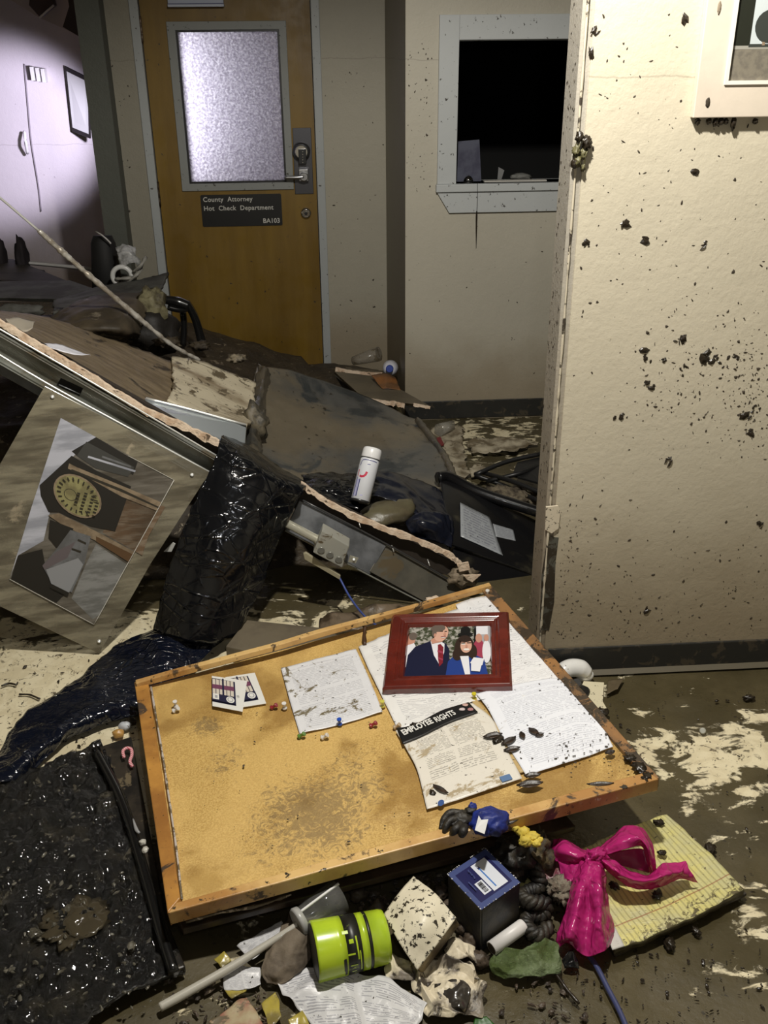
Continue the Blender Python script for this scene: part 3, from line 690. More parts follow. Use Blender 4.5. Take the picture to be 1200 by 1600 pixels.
pin(271, 1111, (.72, .70, .66), 'lower of two white push pins by the left rail', True)
pin(467, 1151, (.10, .22, .03), 'green push pin below the printed form', True)
pin(741, 1092, (.6, .52, .03), 'yellow push pin at the top of the tan card strip')
pin(598, 1104, (.6, .55, .10), 'yellow-green push pin at the right corner of the printed form')
pin(616, 1137, (.45, .33, .2), 'brown push pin at the left corner of the poster', True)
pin(762, 930, (.75, .73, .68), 'white push pin at the far tip of the cork board')
# leaves and clods left on the board
leafm = M('dead_leaf', (.020, .013, .009), .35, col2=(.05, .03, .018), cs=30, bump=.4)
def leaf(px, py, L, Wd_, rot, label, plane=B, off=.0105):
    q = plane(px, py, off); uu = Vector((math.cos(rot), math.sin(rot), 0)); uu = (uu-bn_*uu.dot(bn_)).normalized(); vv = bn_.cross(uu)
    rows = []
    for j in (-1, -.5, 0, .5, 1):
        rows.append([q+vv*(Wd_*j*s_k)+uu*(L*t_k)+bn_*(abs(j)*.35*Wd_) for t_k, s_k in ((-1, .05), (-.5, .75), (0, 1), (.5, .75), (1, .03))])
    o = sheet('dead_leaf', rows, leafm, None, 14, 10, .0008, 60, .0012, px, 0)
    return tag(o, label, 'leaf', 'dead leaves on the cork board')
leaf(828, 1226, .030, .011, 0.0, 'dark curled leaf at the near edge of the small-print page')
leaf(832, 1212, .019, .009, 0.0, 'small round dark leaf touching the lower tip of the small-print page')
leaf(938, 1225, .030, .006, -.1, 'slender dark leaf near the right corner of the cork board')
leaf(816, 1149, .012, .007, 1.7, 'tiny oval leaf on the small-print page')
leaf(834, 1143, .016, .008, -.9, 'bent black leaf in the middle of the small-print page')
leaf(843, 1148, .011, .006, .2, 'short dark leaf tip beside the bent black leaf')
leaf(770, 1150, .024, .010, .1, 'black leaf across the right edge of the poster')
leaf(795, 1158, .022, .009, .5, 'black leaf over the tan card strip')
leaf(800, 1171, .020, .009, .1, 'wet black leaf just below the one over the tan strip')
leaf(688, 1233, .022, .006, -.8, 'thin dark leaf on the lower part of the poster')
leaf(792, 1288, .028, .004, .3, 'twig-like leaf on the near rail right of the blue cloth')
leaf(953, 1176, .012, .008, .2, 'black leaf fragment by the muddy right rail')
# fine mud crumbs
def crumbs(name, spots, mt, label, kind='stuff', cat='mud', nrm=None, rmin=.0012, rmax=.005, flat=.5, seed=1):
    rnd = random.Random(seed); V = []; f = []
    for q, nn in spots:
        a = nn.cross(Vector((.3, .2, 1))).normalized(); b = nn.cross(a); r = rnd.uniform(rmin, rmax)*rnd.choice((.6, 1, 1, 1.5)); k = rnd.randint(5, 8); st_ = rnd.uniform(.22, .8); rt = rnd.uniform(0, 3.14)
        i0 = len(V)
        for m_, hgt in ((1, 0), (.55, flat*.7)):
            for j in range(k):
                an = 2*math.pi*j/k; rr = r*m_*rnd.uniform(.6, 1.3); x = math.cos(an)*rr; y = math.sin(an)*rr*st_
                V.append(q+a*(x*math.cos(rt)-y*math.sin(rt))+b*(x*math.sin(rt)+y*math.cos(rt))+nn*(hgt*r))
        V.append(q+nn*(flat*r))
        for j in range(k): f += [(i0+j, i0+(j+1) % k, i0+k+(j+1) % k, i0+k+j), (i0+k+j, i0+k+(j+1) % k, i0+2*k)]
    o = mesh(name, V, f, mt); return tag(o, label, cat, None, kind)
mudm = M('wet_dark_mud', (.022, .016, .010), .3, bump=.3, bs=90); mudk = M('dried_mud_fleck', (.045, .034, .022), .6)
rnd = random.Random(3); sp = []
for k in range(430):
    z_ = rnd.random()
    if z_ < .45:
        t_ = rnd.random()**.6; a, b = 790+225*t_+rnd.gauss(0, 9), 970+250*t_+rnd.gauss(0, 9)
        a, b = (766+(1029-766)*t_-10+rnd.gauss(0, 8), 916+(1219-916)*t_+rnd.gauss(0, 6))
    elif z_ < .7: a, b = rnd.gauss(915, 40), rnd.gauss(1178, 16)
    elif z_ < .85: a, b = rnd.gauss(785, 25), rnd.gauss(1165, 25)
    else: a, b = rnd.uniform(300, 700), rnd.uniform(1110, 1330)
    if a > 1015 or b > 1225+ (1015-a)*.2: continue
    sp.append((B(a, b, .009 if z_ < .7 else .004), bn_))
crumbs('mud_crumbs', sp, mudk, 'dark mud crumbs strewn over the right side of the cork board', rmin=.0007, rmax=.0032, flat=.35)
for k, (a, b, r) in enumerate(((650, 1133, .012), (778, 1155, .016), (1000, 1200, .018), (985, 1185, .014), (1012, 1214, .016), (676, 1238, .009))):
    tag(lump('mud_clod', B(a, b, .007), (r, r*.7, r*.35), mudm, None, k, .6, 3, k), ['dark mud clod on the poster banner', 'mud clod at the right edge of the poster', 'mud clod on the right rail close to the corner', 'mud clod a little up the right rail', 'mud clod at the right tip of the cork board', 'mud clod at the left margin of the poster'][k], 'mud')
# ================================================================== MUD SPLASHES ON THE WALLS
def wall_spots(n, fn, Y, rnd):
    out = []
    while len(out) < n:
        a, b = fn(rnd); q = Py(a, b, Y-.0005)
        if q.x < XP0+.03 and Y == YP: continue
        out.append((q, Vector((0, -1, 0))))
    return out
rnd = random.Random(11)
def cl(r):
    k = r.random()
    if k < .30: return r.gauss(1085, 75), r.gauss(605, 60)
    if k < .46: return r.gauss(1180, 25), r.gauss(610, 50)
    if k < .60: return r.uniform(870, 1200), r.uniform(0, 500)
    if k < .72: return r.gauss(885, 22), r.gauss(860, 90)
    return r.uniform(850, 1200), 1010-abs(r.gauss(0, 110))
def keep(f_, lo, hi):
    def g(r):
        while True:
            a, b = f_(r)
            if 845 < a < 1230 and -20 < b < 1005 and not (a > 1075 and b < 195): return a, b
    return g
crumbs('mud_spatter', wall_spots(900, keep(cl, 0, 0), YP, rnd), mudk, 'brown mud flecks spattered over the cream wall on the right', rmin=.0009, rmax=.0042, flat=.25, seed=5)
big = [(1062, 535, 9), (1012, 560, 8), (1068, 575, 7), (1145, 555, 10), (1103, 565, 7), (1012, 600, 7), (972, 650, 9), (1165, 650, 8), (1175, 680, 6), (1045, 718, 5), (930, 48, 4), (925, 85, 3), (1070, 30, 3), (1100, 385, 6),
       (1010, 375, 5), (915, 380, 4), (1085, 270, 4), (975, 350, 4), (1090, 170, 3), (1180, 640, 7), (1120, 560, 5), (1040, 560, 5), (1190, 820, 5), (1010, 950, 6), (1100, 560, 6)]
sp = []
for a, b, r in big:
    for j in range(5): sp.append((Py(a+rnd.gauss(0, r*.6), b+rnd.gauss(0, r*.6), YP-.0005), Vector((0, -1, 0))))
crumbs('mud_splash', sp, mudm, 'larger dark mud splashes on the cream wall below the hanging picture', rmin=.004, rmax=.0105, flat=.35, seed=8)
def bw(r):
    while True:
        a, b = (r.uniform(636, 860), r.uniform(60, 620)) if r.random() < .5 else (r.uniform(636, 680), r.uniform(80, 300))
        if a < 676 or b > 336: return a, b
crumbs('mud_spatter', [(Py(*bw(rnd), YW-.0005), Vector((0, -1, 0))) for k in range(110)], mudk, 'brown mud flecks around the dark counter window', rmin=.001, rmax=.005, flat=.3, seed=6)
crumbs('mud_spatter', [(Py(rnd.uniform(508, 600), rnd.uniform(90, 560), YD-.0005), Vector((0, -1, 0))) for k in range(60)]+[(Py(rnd.uniform(165, 205), rnd.uniform(90, 380), YD-.0005), Vector((0, -1, 0))) for k in range(50)], mudk, 'brown mud flecks on the walls beside the amber door', rmin=.001, rmax=.006, flat=.3, seed=7)
crumbs('mud_spatter', [(Vector((XP0-.0065, YP+rnd.uniform(.006, .11), rnd.uniform(.05, 2.1))), Vector((-1, 0, 0))) for k in range(320)], mudk, 'mud flecks and chips down the broken end of the right partition', rmin=.001, rmax=.0045, flat=.3, seed=9)
# corner bead of the partition, stripped and muddy low down
cb_ = tag(tube('corner_bead', [(XP0+.004, YP-.001, z) for z in (0, .2, .4, .6, .8, 1, 1.4, 1.8, 2.7)], .0032, M('pale_corner_bead', (.58, .52, .40), .5, mud=.6, ms=25, mudc=(.05, .04, .03)), None, n=90, seg=6, bumpy=.8), 'chipped pale corner bead on the edge of the right partition', 'trim')
sheet_m = M('bared_metal_bead', (.12, .12, .10), .5, .4, mud=.5, ms=22, mudc=(.05, .04, .028))
tag(prism('bared_strip', [Py(a, b, YP-.0015) for a, b in ((856, 838), (873, 840), (868, 880), (866, 940), (858, 985), (843, 985), (846, 900))], (0, .0015, 0), sheet_m, bev=.0005), 'bared grey strip low on the corner of the right partition', 'trim')
tag(prism('paint_flap', [Py(a, b, YP-.006) for a, b in ((853, 792), (872, 790), (876, 800), (873, 826), (862, 834), (852, 828))], (0, .0045, 0), M('flap_cream', (.62, .55, .42), .6, specks=.36, spk=80), bev=.001), 'torn cream flap of wall paper hanging at the partition corner', 'paint')
# clump of leaves caught on the wall edge
lc = thing('leaf_clump', 'muddy clump of leaves caught on the upper edge of the right partition', 'leaves', Py(905, 262, YP))
olive = M('olive_leaf', (.12, .11, .05), .45, col2=(.04, .035, .02), cs=60, bump=.5)
for k, (a, b, r) in enumerate(((906, 214, .009), (917, 224, .012), (900, 236, .010), (912, 240, .009), (903, 252, .010), (911, 262, .006), (897, 256, .008))):
    lump('leaf', Py(a, b, YP-.012), (r, r*.8, r*1.3), mudm if k in (0, 1, 6) else olive, lc, k+3, .55, 3, k)
tube('stem', [Py(898, 262, YP-.006), Py(903, 235, YP-.02), Py(911, 212, YP-.012)], .002, olive, lc, n=10, seg=6)
tube('stem', [Py(912, 268, YP-.004), Py(915, 245, YP-.018), Py(921, 226, YP-.012)], .0018, olive, lc, n=10, seg=6)
# hanging picture, upper right
oak = M('pale_mat_board', (.66, .58, .48), .5, col2=(.60, .53, .44), cs=5, bump=.1); 
hp = thing('hanging_picture', 'wide pale-framed picture of a road hung high on the right wall', 'picture', Py(1083, 183, YP))
a = Py(1083, 183, YP-.022); b = Py(1135, 127, YP-.022); bw_ = b.x-a.x; bh = b.z-a.z
fx0, fz0, fx1, fz1 = a.x, a.z-.002, a.x+.56, a.z+.44
frame_mesh('frame', fx0, fx1, fz0, fz1, fx0+bw_, fx1-bw_, fz0+bh, fz1-bh, YP-.022, YP-.001, oak, hp, .002)
frame_mesh('bead', fx0+bw_-.005, fx1-bw_+.005, fz0+bh-.005, fz1-bh+.005, fx0+bw_+.003, fx1-bw_-.003, fz0+bh+.003, fz1-bh-.003, YP-.026, YP-.018, M('cream_bead', (.78, .74, .66), .4), hp, 0)
O = Vector((fx0+bw_, YP-.017, fz0+bh)); U = Vector((fx1-fx0-2*bw_, 0, 0)); V_ = Vector((0, 0, fz1-fz0-2*bh))
road = M('print_road', (.19, .17, .13), .6, col2=(.14, .125, .10), cs=60); treek = M('print_tree', (.03, .035, .03), .6); skyk = M('print_sky', (.50, .55, .56), .6); dkk = M('print_dark_green', (.012, .014, .008), .5)
box('backing', (O.x-.004, YP-.0165, O.z-.004), (O.x+U.x+.004, YP-.004, O.z+V_.z+.004), M('print_white', (.6, .6, .58), .5), hp)
art('print', O, U, V_, Vector((0, -1, 0)), [(rect(0, 0, 1, 1), skyk), (rect(0, 0, 1, .245), road), (rect(0, .225, 1, .25), M('print_kerb', (.30, .29, .25), .6)), (rect(0, .25, .10, 1), dkk), (rect(.095, .24, .26, .26), treek), (rect(.165, .25, .18, .36), M('print_trunk', (.25, .18, .12), .6)), (ell(.19, .38, .075, .11), treek), (ell(.26, .42, .07, .16), treek), (ell(.6, .36, .3, .14), treek)], hp)
for k, (px, sz) in enumerate(((1090, 5), (1108, 4), (1118, 6), (1127, 5), (1134, 4), (1146, 9), (1180, 4))):
    tag(lump('mud_drip', Py(px, 187+sz*.6, YP-.010), (.006, .006, .0016*sz), mudm, None, k, .4, 3), ['mud drip hanging at the lower left corner of the wall picture', 'second mud drip from the corner under the wall picture', 'third mud drip from the corner under the wall picture', 'fourth mud drip from the corner under the wall picture', 'fifth mud drip from the corner under the wall picture', 'longest mud drip under the wall picture', 'mud drip farthest right under the wall picture'][k], 'mud')
tag(lump('mud_spot', Py(1106, 160, YP-.023), (.005, .001, .010), mudk, None, 4, .3, 3), 'brown smudge on the lower left of the pale picture frame', 'mud')
tag(lump('mud_spot', Py(1124, 12, YP-.023), (.004, .001, .012), M('smudge', (.25, .2, .14), .6), None, 5, .3, 3), 'faint brown smudge near the top of the pale picture frame', 'mud')
# things in the counter window
lav = M('lavender_paper', (.07, .075, .11), .5, col2=(.035, .035, .065), cs=9, cr=(.4, .6))
tag(prism('notice_sheet', [Py(a, b, YW+.06) for a, b in ((714, 284), (752, 283), (749, 218), (716, 221))], (0, .002, 0), lav), 'dim bluish notice sheet standing in the left of the counter window', 'paper')
kb = Py(732, 275, YW+.03); kn = thing('counter_bell', 'small dark shiny knob on the counter window sill', 'bell', (kb.x, YW+.03, wz0))
lathe('base', (kb.x, YW+.03, wz0), (kb.x, YW+.03, wz0+.006), [(0, .026), (1, .024)], blackp, kn)
lathe('dome', (kb.x, YW+.03, wz0+.006), (kb.x, YW+.03, wz0+.032), [(0, .022), (.4, .020), (.75, .013), (1, .003)], M('dark_chrome', (.35, .35, .35), .12, 1), kn)
tag(prism('paper_tab', [Py(a, b, YW+.10) for a, b in ((777, 283), (783, 282), (788, 266), (779, 261))], (0, .002, 0), M('tab_grey', (.18, .18, .18), .5)), 'small pale paper tab on the counter window sill', 'paper')
tag(lump('crumpled_tissue', Py(815, 276, YW+.09), (.05, .012, .014), M('tissue_grey', (.12, .12, .11), .6), None, 3, .4, 2.5), 'faint crumpled tissue on the sill in the dark of the counter window', 'paper')
tag(box('sill_strip', (Py(758, 283, YW).x, YW+.02, wz0), (Py(856, 283, YW).x, YW+.06, wz0+.006), M('strip_pale', (.5, .48, .44), .5), None, bev=.001), 'thin pale strip lying along the counter window sill', 'strip')
tag(tube('loose_string', [Py(746, 285, YW-.031), Py(746, 308, YW-.032), Py(745, 332, YW-.02)], .0014, blackp, None, n=8, seg=6), 'thin dark string hanging over the counter window sill', 'string')
tag(tube('drip_tail', [Py(745, 330, YW-.018), Py(744.5, 345, YW-.006), Py(744, 388, YW-.004)], .003, mudm, None, n=12, seg=6, rs=[.003, .0045, .004, .0012]), 'black drip running down the wall below the counter window', 'mud')
# ================================================================== DEBRIS HEAP BEHIND
heap_m = M('heap_mud', (.055, .040, .022), .5, col2=(.03, .022, .013), cs=7, bump=.7, bs=24, bd=.02, mud=.66, ms=22, mudc=(.22, .18, .12), rnoise=.2)
nx_, ny_ = 90, 80; V = []; f = []
for j in range(ny_):
    for i in range(nx_):
        x = -2.9+i/(nx_-1)*3.24; y = 2.98+j/(ny_-1)*2.25
        sx = 1/(1+math.exp((x+.45)*5)); fy = min(1, max(0, (y-2.98)/.5)); fy = fy*fy*(3-2*fy)
        e_ = min(1, max(0, (.36-x)/.3)); e2 = min(1, max(0, (5.22-y)/.2+.55))
        h_ = (.035+.09*e_+.30*sx)*fy*min(1, e_*2)*e2
        if x > .1 and y < 4.2: h_ -= .06*min(1, (x-.1)/.2)
        if x > -.1: h_ *= .8
        h_ += .03*noise.fractal(Vector((x*4, y*4, 1)), .8, 2.2, 5)*min(1, e_*2)
        V.append((x, y, max(-.02, h_-.012)))
for j in range(ny_-1):
    for i in range(nx_-1): a = j*nx_+i; f.append((a, a+1, a+nx_+1, a+nx_))
o = mesh('mud_heap', V, f, heap_m, None, smooth=True); tag(o, 'brown mud heap banked up in front of the amber door', 'mud', None, 'stuff')
silt_board = M('silted_board', (.24, .185, .115), .55, col2=(.15, .112, .066), cs=5, stretch=(1.2, 8, 3), cr=(.35, .65), mud=.66, ms=9, mudc=(.05, .038, .024), bump=.3, bs=30, bstretch=(1, 6, 3))
silt_pale = M('pale_silted_board', (.62, .55, .40), .55, col2=(.26, .20, .125), cs=3, stretch=(1, 4, 2), cr=(.46, .72), mud=.62, ms=14, bump=.3, bs=30, bstretch=(1, 6, 3), specks=.3)
gyps = M('torn_gypsum', (.82, .66, .50), .75, col2=(.60, .42, .28), cs=22, cr=(.45, .65), bump=.8, bs=45, bd=.01, mud=.66, ms=28, mudc=(.12, .08, .05))
galv = M('galvanised_steel', (.34, .35, .32), .38, .45, col2=(.17, .17, .135), cs=2.5, mud=.64, ms=5, mudc=(.20, .17, .12), bump=.05)
galv_d = M('dull_grey_steel', (.21, .22, .235), .42, .4, col2=(.10, .105, .11), cs=6, mud=.67, ms=6, mudc=(.12, .10, .07), bump=.12)
YF = 2.8
# fallen wall: board surface, torn edge and steel track
fw_ = thing('fallen_wall_section', 'fallen section of wall with torn gypsum edge and steel track, sloping across the left', 'wall section', Py(300, 760, YF))
sheet('board_face', [[Py(-60, 478, 3.5), Py(60, 492, 3.62), Py(150, 520, 3.7), Py(225, 548, 3.72), Py(285, 572, 3.72)], [Py(-40, 484, 3.1), Py(60, 530, 3.15), Py(140, 570, 3.2), Py(215, 610, 3.25), Py(272, 636, 3.3)], [Py(-40, 482, YF), Py(60, 542, YF), Py(140, 590, YF), Py(215, 634, YF), Py(262, 650, YF+.02)]], silt_board, fw_, 60, 40, .005, 6, .014, 4, .012, 0)
sheet('pale_board_face', [[Py(268, 556, 3.74), Py(320, 566, 3.78), Py(398, 596, 3.8)], [Py(272, 600, 3.45), Py(330, 618, 3.5), Py(396, 650, 3.5)], [Py(262, 625, 3.25), Py(320, 648, 3.25), Py(386, 664, 3.2)]], silt_pale, fw_, 40, 30, .004, 8, .012, 8, .01, 0)
def torn(name, pts, r, mt, parent, seed=0, n=80):
    """ragged broken edge: a bar with chipped section"""
    p_ = spline(pts, n); V = []; f = []
    for i, q in enumerate(p_):
        a = 1+.7*noise.fractal(Vector((i*.13+seed, 0, 0)), .7, 2.2, 4); b = 1.1+1.1*noise.fractal(Vector((i*.17, seed, 3)), .7, 2.3, 4)
        for dz, dy in ((r*a, -r*.5), (r*a*.8, r*1.2), (-r*b, r*1.2), (-r*b*.9, -r*.6)): V.append(q+Vector((.15*dz, dy, dz)))
    for i in range(n-1):
        for k in range(4): a = i*4+k; b = i*4+(k+1) % 4; f.append((a, b, b+4, a+4))
    f += [(0, 1, 2, 3), (n*4-1, n*4-2, n*4-3, n*4-4)]
    return mesh(name, V, f, mt, parent)
torn('torn_edge', [Py(-60, 462, YF-.01), Py(0, 504, YF-.01), Py(70, 546, YF-.01), Py(150, 594, YF-.01), (Py(225, 640, YF-.01)), Py(290, 668, YF-.01), Py(352, 698, YF-.01)], .0105, gyps, fw_, 2, 120)
torn('torn_edge', [Py(470, 757, YF-.01), Py(520, 790, YF-.01), Py(580, 818, YF-.01), Py(640, 840, YF-.01), Py(700, 866, YF-.01), Py(722, 884, YF-.01)], .0095, gyps, fw_, 5, 90)
# dark strip behind the torn edge: the gap's shade put into its colour
prism('gap_shade', [Py(-70, 462, YF+.012), Py(350, 700, YF+.012), Py(480, 765, YF+.012), Py(722, 886, YF+.012), Py(728, 912, YF+.012), Py(470, 800, YF+.012), Py(345, 730, YF+.012), Py(-70, 492, YF+.012)], (.0, .02, 0), M('gap_shade_dark', (.030, .022, .016), .8, bump=.4), fw_)
def track(name, top, bot, d, mt, parent, flange=.035):
    """C-shaped steel track along an oblique line; top/bot are pixel pairs on the plane Y=d"""
    a0, a1 = [Py(*q, d) for q in top]; b0, b1 = [Py(*q, d) for q in bot]
    tk = .0016; fd = Vector((0, -flange, 0)); ft = Vector((0, -flange*1.0, 0))
    V = []; f = []
    def slab(p, q, r, s_, off):
        i0 = len(V); V.extend([p, q, r, s_, p+off, q+off, r+off, s_+off])
        for fc in ((0, 1, 2, 3), (7, 6, 5, 4), (0, 4, 5, 1), (1, 5, 6, 2), (2, 6, 7, 3), (3, 7, 4, 0)): f.append(tuple(i0+k for k in fc))
    slab(a0, a1, b1, b0, Vector((0, tk, 0)))
    slab(a0, a1, a1+ft, a0+ft, Vector((0, 0, -tk)))
    slab(b0, b1, b1+fd, b0+fd, Vector((0, 0, tk)))
    return mesh(name, V, f, mt, parent, bev=.0004)
track('steel_track', [(-60, 484), (352, 722)], [(-60, 528), (352, 764)], YF-.004, galv, fw_, .03)
lipm = M('bright_lip', (.80, .80, .76), .28, .5)  # pale lip colour paints in the highlight lines along the track
tube('track_lip_glint', [Py(-60, 480, YF-.035), Py(150, 601, YF-.035), Py(345, 716, YF-.035)], .0030, lipm, fw_, n=16, seg=6)
tube('track_lip_glint', [Py(-60, 518, YF-.036), Py(70, 597, YF-.036), Py(200, 668, YF-.036), Py(335, 742, YF-.036)], .0036, lipm, fw_, n=16, seg=6)
prism('track_slot', [Py(a, b, YF-.0055) for a, b in ((88, 602), (95, 591), (130, 607), (124, 619))], (0, .001, 0), M('slot_black', (.004, .004, .004), .8), fw_)
tube('slot_bar', [Py(92, 601, YF-.008), Py(126, 616, YF-.008)], .002, galv_d, fw_, n=4, seg=6)
prism('lower_rail', [Py(-60, 524, YF+.02), Py(70, 600, YF+.02), Py(66, 622, YF+.02), Py(-60, 552, YF+.02)], (0, .02, 0), galv_d, fw_, bev=.002)
prism('right_steel_panel', [Py(468, 782, YF), Py(604, 852, YF-.01), Py(578, 898, YF-.05), Py(446, 828, YF-.04)], (0, .012, .0), galv_d, fw_, bev=.002)
prism('right_track_end', [Py(602, 850, YF-.002), Py(735, 926, YF-.002), Py(700, 960, YF-.06), Py(577, 893, YF-.05)], (0, .012, 0), M('silted_steel', (.15, .14, .11), .45, .4, col2=(.09, .085, .07), cs=5, mud=.62, ms=8), fw_, bev=.002)
tube('track_rim', [Py(470, 780, YF-.008), Py(600, 848, YF-.012), Py(742, 928, YF-.012)], .0035, M('rim_grey', (.10, .10, .10), .35, .7), fw_, n=10, seg=6)
tube('panel_rim', [Py(446, 829, YF-.05), Py(577, 899, YF-.06), Py(700, 962, YF-.07)], .0028, galv, fw_, n=10, seg=6)
for k, (a, b) in enumerate(((560, 814), (612, 852), (668, 874))):
    q = Py(a, b, YF-.006); tube('screw', [q, q+Vector((.006, -.016, -.016))], .0016, lipm, fw_, n=2, seg=6)
tag(lump('gypsum_clump', Py(725, 902, YF-.02), (.05, .03, .03), M('muddy_gypsum', (.14, .11, .07), .7, col2=(.3, .24, .17), cs=30, bump=.8), None, 3, .6, 2.5), 'crumbled muddy gypsum at the low end of the torn wall edge', 'rubble')
tag(prism('gypsum_chip', [Py(a, b, YF-.05) for a, b in ((714, 882), (732, 878), (735, 890), (718, 894))], (0, .012, -.004), gyps, bev=.001), 'upper pale gypsum chip by the low end of the torn edge', 'rubble', 'gypsum chips at the torn end')
tag(prism('gypsum_chip', [Py(a, b, YF-.06) for a, b in ((724, 899), (752, 898), (738, 910), (730, 906))], (0, .012, -.004), gyps, bev=.001), 'pointed pale gypsum chip sticking out beside the black case', 'rubble', 'gypsum chips at the torn end')
tag(lump('gypsum_chip', Py(678, 936, YF-.08), (.028, .012, .007), gyps, None, 8, .5, 3), 'pink-white gypsum crumb on the lower lip of the grey steel panel', 'rubble', 'gypsum chips at the torn end')
# conduit and junction box
jb = thing('junction_box', 'galvanised electrical box with knockouts on a stub of conduit', 'junction box', Py(515, 880, YF-.1))
cond = M('conduit_steel', (.62, .60, .48), .25, .5)
bb = [Py(503, 818, YF-.06), Py(545, 842, YF-.06), Py(534, 876, YF-.07), Py(489, 852, YF-.07)]
prism('box_body', [q+Vector((0, -.060, .006)) for q in bb], (.004, .045, .004), M('box_steel', (.42, .42, .37), .38, .35, mud=.62, ms=20, bump=.1), jb, bev=.003)
dU = (bb[2]-bb[3]); 
for k in range(3):
    q = bb[3].lerp(bb[2], .2+.3*k)+Vector((0, -.0615, .006))+(bb[0]-bb[3])*.26
    lathe('knockout', q, q+Vector((0, -.0025, 0)), [(0, .0115), (.9, .0115), (1, .010)], M('knockout_%d' % k, (.30, .30, .27), .3, .5), jb, seg=18)
c0 = Py(449, 818, YF-.085); c1 = Py(498, 844, YF-.085)
lathe('conduit', c0, c1, [(0, .0135), (.9, .0135), (.92, .017), (1, .017)], cond, jb, seg=22)
lathe('connector', c1, c1+(c1-c0)*.12, [(0, .018), (.5, .018), (1, .015)], lipm, jb, seg=8, smooth=False)
prism('ear', [Py(a, b, YF-.085) for a, b in ((547, 868), (560, 872), (556, 880), (544, 878))], (0, .002, 0), cond, jb)
lathe('ear_screw', Py(553, 874, YF-.087), Py(553, 874, YF-.094), [(0, .004), (1, .004)], lipm, jb, seg=10)
prism('bracket', [Py(474, 866, YF-.10), Py(478, 864, YF-.10), Py(532, 900, YF-.12), Py(531, 906, YF-.12), Py(476, 874, YF-.10)], (.0, .012, 0), M('cream_bracket', (.55, .50, .34), .4, .4), jb, bev=.001)
tag(tube('blue_cable', [Py(530, 902, YF-.11), Py(548, 935, 2.62), Py(572, 965, 2.5), Py(600, 985, 2.36)], .0034, M('blue_cable', (.05, .08, .28), .35), None, n=24, seg=8), 'blue cable dropping from the junction box to the cork board', 'cable')
# light steel stud behind the torn edge
tag(prism('steel_stud', [Py(226, 622, 3.1), Py(385, 664, 3.12), Py(382, 700, 3.06), Py(352, 692, 3.0), Py(232, 640, 3.0)], (0, .004, -.012), M('stud_steel', (.48, .52, .54), .3, .7, mud=.66, ms=8), bev=.001), 'bright steel stud lying behind the torn gypsum edge', 'metal stud')
tag(tube('stud_rim', [Py(228, 622, 3.09), Py(300, 640, 3.10), Py(385, 664, 3.11)], .004, lipm, None, n=10, seg=6), 'shiny steel rod along the muddy pale board edge', 'metal rod')
tag(sheet('white_paper_scrap', [[Py(62, 534, 2.84), Py(100, 540, 2.9), Py(142, 555, 2.9)], [Py(72, 542, 2.8), Py(105, 552, 2.8), Py(140, 555, 2.85)]], M('scrap_white', (.72, .72, .78), .4), None, 16, 8, .004, 18, .001, 5), 'folded white paper scrap on the silted board by the torn edge', 'paper')
tag(sheet('peeled_scrap', [[Py(8, 498, 2.9), Py(30, 496, 3.0), Py(54, 502, 3.0)], [Py(22, 515, 2.84), Py(40, 518, 2.84), Py(50, 512, 2.86)]], M('peeled_beige', (.38, .34, .27), .6), None, 14, 8, .004, 18, .002, 6), 'beige peeled scrap above the torn edge at the far left', 'paper')
# acrylic panel with clock poster
ac = [Py(70, 603, YF-.055), Py(328, 738, YF-.055)]
bt = Pz(152, 1020, .006); AP = Plane(ac[0], ac[1], bt)
acm = M('muddy_acrylic', (.30, .27, .19), .12, col2=(.15, .13, .09), cs=4, stretch=(1, 1, 6), cr=(.4, .6), alpha=(.45, .78), mud=.66, ms=5, mudc=(.42, .36, .25), coat=1, ior=1.45)
ap_ = thing('acrylic_panel', 'large muddy clear acrylic panel leaning on the steel track, holding a clock poster', 'panel', bt)
prism('acrylic_sheet', [AP.at(a, b) for a, b in ((70, 603), (328, 738), (236, 880), (155, 1021), (-90, 905), (-20, 760))], -AP.n*.005, acm, ap_, bev=.001)
pm = lambda a, b, off=.003: AP.at(a, b, off)
stone = M('poster_stone', (.16, .145, .12), .3, col2=(.07, .06, .045), cs=6, stretch=(1, 1, 8), cr=(.35, .65)); pskyy = M('poster_sky', (.46, .47, .53), .3, col2=(.28, .29, .33), cs=5, stretch=(1, 1, 5)); pdk = M('poster_shadow', (.018, .016, .013), .3); face_ = M('poster_clock_face', (.27, .25, .11), .35, col2=(.17, .15, .07), cs=30); ptan = M('poster_tan', (.26, .20, .13), .3, col2=(.15, .11, .07), cs=20); pgrey = M('poster_grey', (.16, .165, .17), .3, col2=(.10, .10, .10), cs=12); prust = M('poster_rust', (.10, .055, .025), .3); pl_ = M('poster_line', (.03, .026, .018), .3)
pq = [(15, 905), (147, 976), (272, 750), (95, 653)]
def ppoly(pts, k): return [AP.at(min(a, 271.5-(b-750)*.553) if k else a, min(b, 905+(a-15)*.538) if k else b, .003+.0006*k) for a, b in pts]
def pnl(name, polys, parent):
    V = []; f = []; ms_ = []; mi = []
    for k, (pts, mt) in enumerate(polys):
        i0 = len(V); V += ppoly(pts, k*.5); f.append(tuple(range(i0, len(V))))
        if mt not in ms_: ms_.append(mt)
        mi.append(ms_.index(mt))
    return mesh(name, V, f, ms_, parent, midx=mi)
po = prism('poster', ppoly(pq, 0), -AP.n*.001, stone, ap_)
def el(cx, cy, rx, ry, rot, n=26): return ell(cx, cy, rx, ry, n, math.radians(rot))
